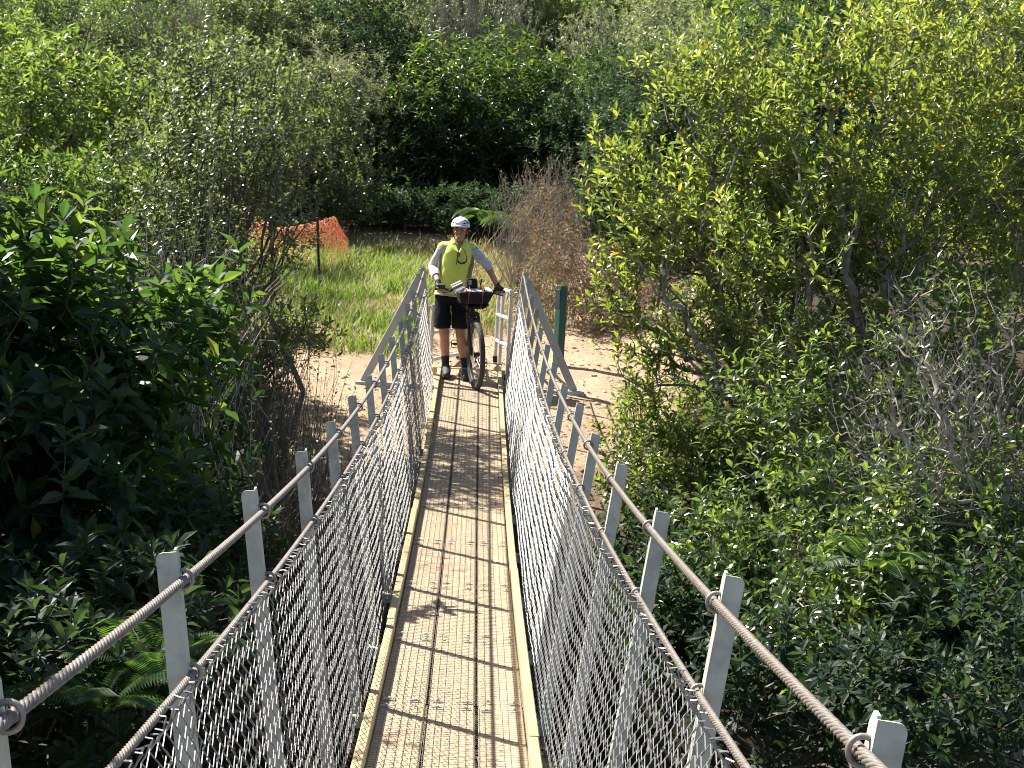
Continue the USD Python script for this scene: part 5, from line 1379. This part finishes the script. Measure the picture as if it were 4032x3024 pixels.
vest_rows = [(0.915, -0.02, 0.02, 0.178, 0.145), (0.955, -0.015, 0.015, 0.175, 0.145), (1.05, 0.0, 0.005, 0.160, 0.138), (1.18, 0.022, -0.015, 0.160, 0.138), (1.30, 0.045, -0.025, 0.168, 0.138), (1.39, 0.060, -0.028, 0.172, 0.128),
             (1.445, 0.068, -0.030, 0.165, 0.105), (1.485, 0.073, -0.036, 0.128, 0.085), (1.515, 0.078, -0.045, 0.085, 0.078)]
v_, f_ = loft(vest_rows, 44)
vest = m3.Manifold(m3.Mesh(vert_properties=v_.astype(np.float32), tri_verts=f_.astype(np.uint32)))
if vest.num_tri() == 0:
    vest = m3.Manifold(m3.Mesh(vert_properties=v_.astype(np.float32), tri_verts=f_[:, ::-1].astype(np.uint32)))
neckcut = m3.Manifold.batch_hull([m3.Manifold.sphere(0.012, 10).translate(tuple(J(*q))) for q in ((0.035, -0.25, 1.56), (0.120, -0.25, 1.56), (0.075, -0.25, 1.36), (0.035, -0.09, 1.56), (0.120, -0.09, 1.56), (0.075, -0.125, 1.36))])
yoke = m3.Manifold.batch_hull([m3.Manifold.sphere(r_, 16).translate(tuple(map(float, q))) for r_, q in ((0.060, shL + V(-0.012, 0, 0.014)), (0.060, shR + V(0.010, 0, 0.014)), (0.075, nek + V(0, 0.01, -0.05)))])
garment('vest', (vest + yoke) - neckcut, 'hivis', 0.016, 7.0, 3)
inner = ell(J(0.072, -0.045, 1.43), 0.085, 0.088, 0.12)
garment('undershirt', inner, 'vest_grey', 0.006, 12, 5)
# collar wings, side panels, hem band and zip
for sd in (-1, 1):
    pts = [J(0.078 + 0.062 * sd, -0.055, 1.555), J(0.078 + 0.085 * sd, -0.02, 1.535), J(0.078 + 0.010 * sd, -0.165, 1.40), J(0.078 + 0.075 * sd, -0.120, 1.445), J(0.078 + 0.088 * sd, -0.09, 1.49)]
    garment('collar', hull_of(pts, 0.009, 10), 'hivis', 0.008, 12, 7 + sd, 0.012)
    pts = [J(x, -0.055 + 0.03 * 0, z) for x, z in ((0.0 + 0.178 * sd - 0.01, 1.0), (0.02 + 0.170 * sd, 1.12), (0.045 + 0.178 * sd, 1.28), (0.056 + 0.168 * sd, 1.40), (0.06 + 0.150 * sd, 1.455))]
    side_m = MB().tube(pts, [0.014, 0.022, 0.024, 0.022, 0.012], 10)
    part('side_panel', side_m, 'vest_grey', PE, smooth=True)
part('zip', MB().tube([J(0.072, -0.172, 1.40), J(0.058, -0.178, 1.34), J(0.050, -0.180, 1.26)], 0.004, 6), 'black_plastic', PE, smooth=True)
g = np.arange(33) * 2 * PI / 32
cs_ = lambda a: (np.sign(math.cos(a)) * abs(math.cos(a)) ** 0.87, np.sign(math.sin(a)) * abs(math.sin(a)) ** 0.87)
part('hem_band', MB().tube([J(-0.02 + 0.181 * cs_(a_)[0], 0.02 + 0.148 * cs_(a_)[1], 0.918 + 0.01 * math.sin(2 * a_)) for a_ in g], 0.009, 8), 'shirt_grey', PE, smooth=True)
# sunglasses hanging from the collar
part('sunglasses', MB().tube([J(0.125, -0.150, 1.445), J(0.150, -0.172, 1.40), J(0.162, -0.180, 1.34), J(0.158, -0.182, 1.305), J(0.135, -0.186, 1.286), J(0.105, -0.188, 1.280), J(0.075, -0.188, 1.290), J(0.060, -0.186, 1.325), J(0.058, -0.184, 1.37)],
                             [0.0035, 0.0035, 0.004, 0.008, 0.011, 0.010, 0.010, 0.004, 0.003], 8), 'black_plastic', PE, smooth=True)
for nm, s_, e_, w_, cut, sd in (('sleeve', shL, elL, wrL, 0.45, -1), ('sleeve', shR, elR, wrR, 0.12, 1)):
    cf = e_ + (w_ - e_) * cut
    parts_ = [bone(s_ + V(-0.035 * sd, 0, 0.004), s_, 0.070, 0.066), bone(s_, e_, 0.066, 0.057), bone(e_, cf, 0.057, 0.050)]
    garment(nm, fuse(parts_, 0.014, 4), 'shirt_grey', 0.022, 13, 11 + sd, 0.012)
    dcf = unit(w_ - e_)
    p_, q_ = cf + dcf * 0.028, cf + dcf * 0.052
    part('cuff', MB().tube([p_, (p_ + q_) / 2, q_], [0.049, 0.051, 0.047], 16), 'shirt_grey', PE, smooth=50)
sh_parts = [ell(J(-0.018, 0.025, 0.89), 0.178, 0.142, 0.085)]
for h_, k_, hemx in ((hipL, knL, -0.112), (hipR, knR, 0.085)):
    hem = V(MO[0] + hemx - 0.026, k_[1] + 0.012, MO[2] + 0.560)
    sh_parts.append(m3.Manifold.batch_hull([m3.Manifold.sphere(0.088, 20).scale((1, 1.1, 1)).translate(tuple(map(float, h_ + V(0.0, 0, -0.02)))), ell(hem, 0.096, 0.100, 0.018), ell(hem + V(0, 0, 0.05), 0.097, 0.102, 0.03)]))
garment('shorts', fuse(sh_parts, 0.016, 5), 'shorts_navy', 0.022, 9, 21, 0.014)
for a_, k_, sd in ((anL, knL, -1), (anR, knR, 1)):
    top_ = a_ + (k_ - a_) * 0.36
    part('sock', MB().tube([top_, a_ + (top_ - a_) * 0.5, a_, a_ + V(0, 0.01, -0.04)], [0.047, 0.043, 0.042, 0.046], 16), 'sock_black', PE, smooth=50)
    f0 = a_ + V(0.01 * sd * 0, 0, 0)
    zf = float(zd(f0[1]))
    zf = MO[2] if sd < 0 else float(zd(f0[1] - 0.1)) + 0.006
    px_, py_ = f0[0] + (0.012 if sd < 0 else 0.004), f0[1]
    up_pts = [(0, 0.055, 0.045, 0.040), (0, 0.02, 0.095, 0.046), (0, -0.03, 0.085, 0.046), (0.002, -0.10, 0.055, 0.044), (0.004, -0.165, 0.042, 0.040), (0.004, -0.20, 0.036, 0.030)]
    sho = m3.Manifold.batch_hull([ell(V(px_ + x, py_ + y, zf + z), r_, r_ * 0.9, min(r_, z - 0.004)) for x, y, z, r_ in up_pts])
    SH = garment('shoe', sho, 'shoe_black', 0.008, 18, 31 + sd, 0.012, it=2)
    sole = m3.Manifold.batch_hull([m3.Manifold.cylinder(0.022, r_, r_, 18).translate((px_ + x, py_ + y, zf)) for x, y, r_ in ((0, 0.05, 0.042), (0, -0.02, 0.046), (0.003, -0.11, 0.050), (0.004, -0.18, 0.042))])
    part('sole', sole, 'rubber', SH, smooth=40)
    for k in range(3):
        y_ = py_ - 0.035 - 0.028 * k
        z_ = zf + 0.128 - 0.020 * k
        part('lace', MB().tube([V(px_ - 0.026, y_, z_ - 0.012), V(px_, y_ - 0.008, z_), V(px_ + 0.026, y_, z_ - 0.012)], 0.0035, 6), 'silver_cloth' if k == 0 else 'black_plastic', SH, smooth=True)
for h_ in (0, 1):
    n_ = len(glove_parts) // 2
    part('glove', fuse(glove_parts[h_ * n_:(h_ + 1) * n_], 0.005, 3), 'glove_black', PE, smooth=60)
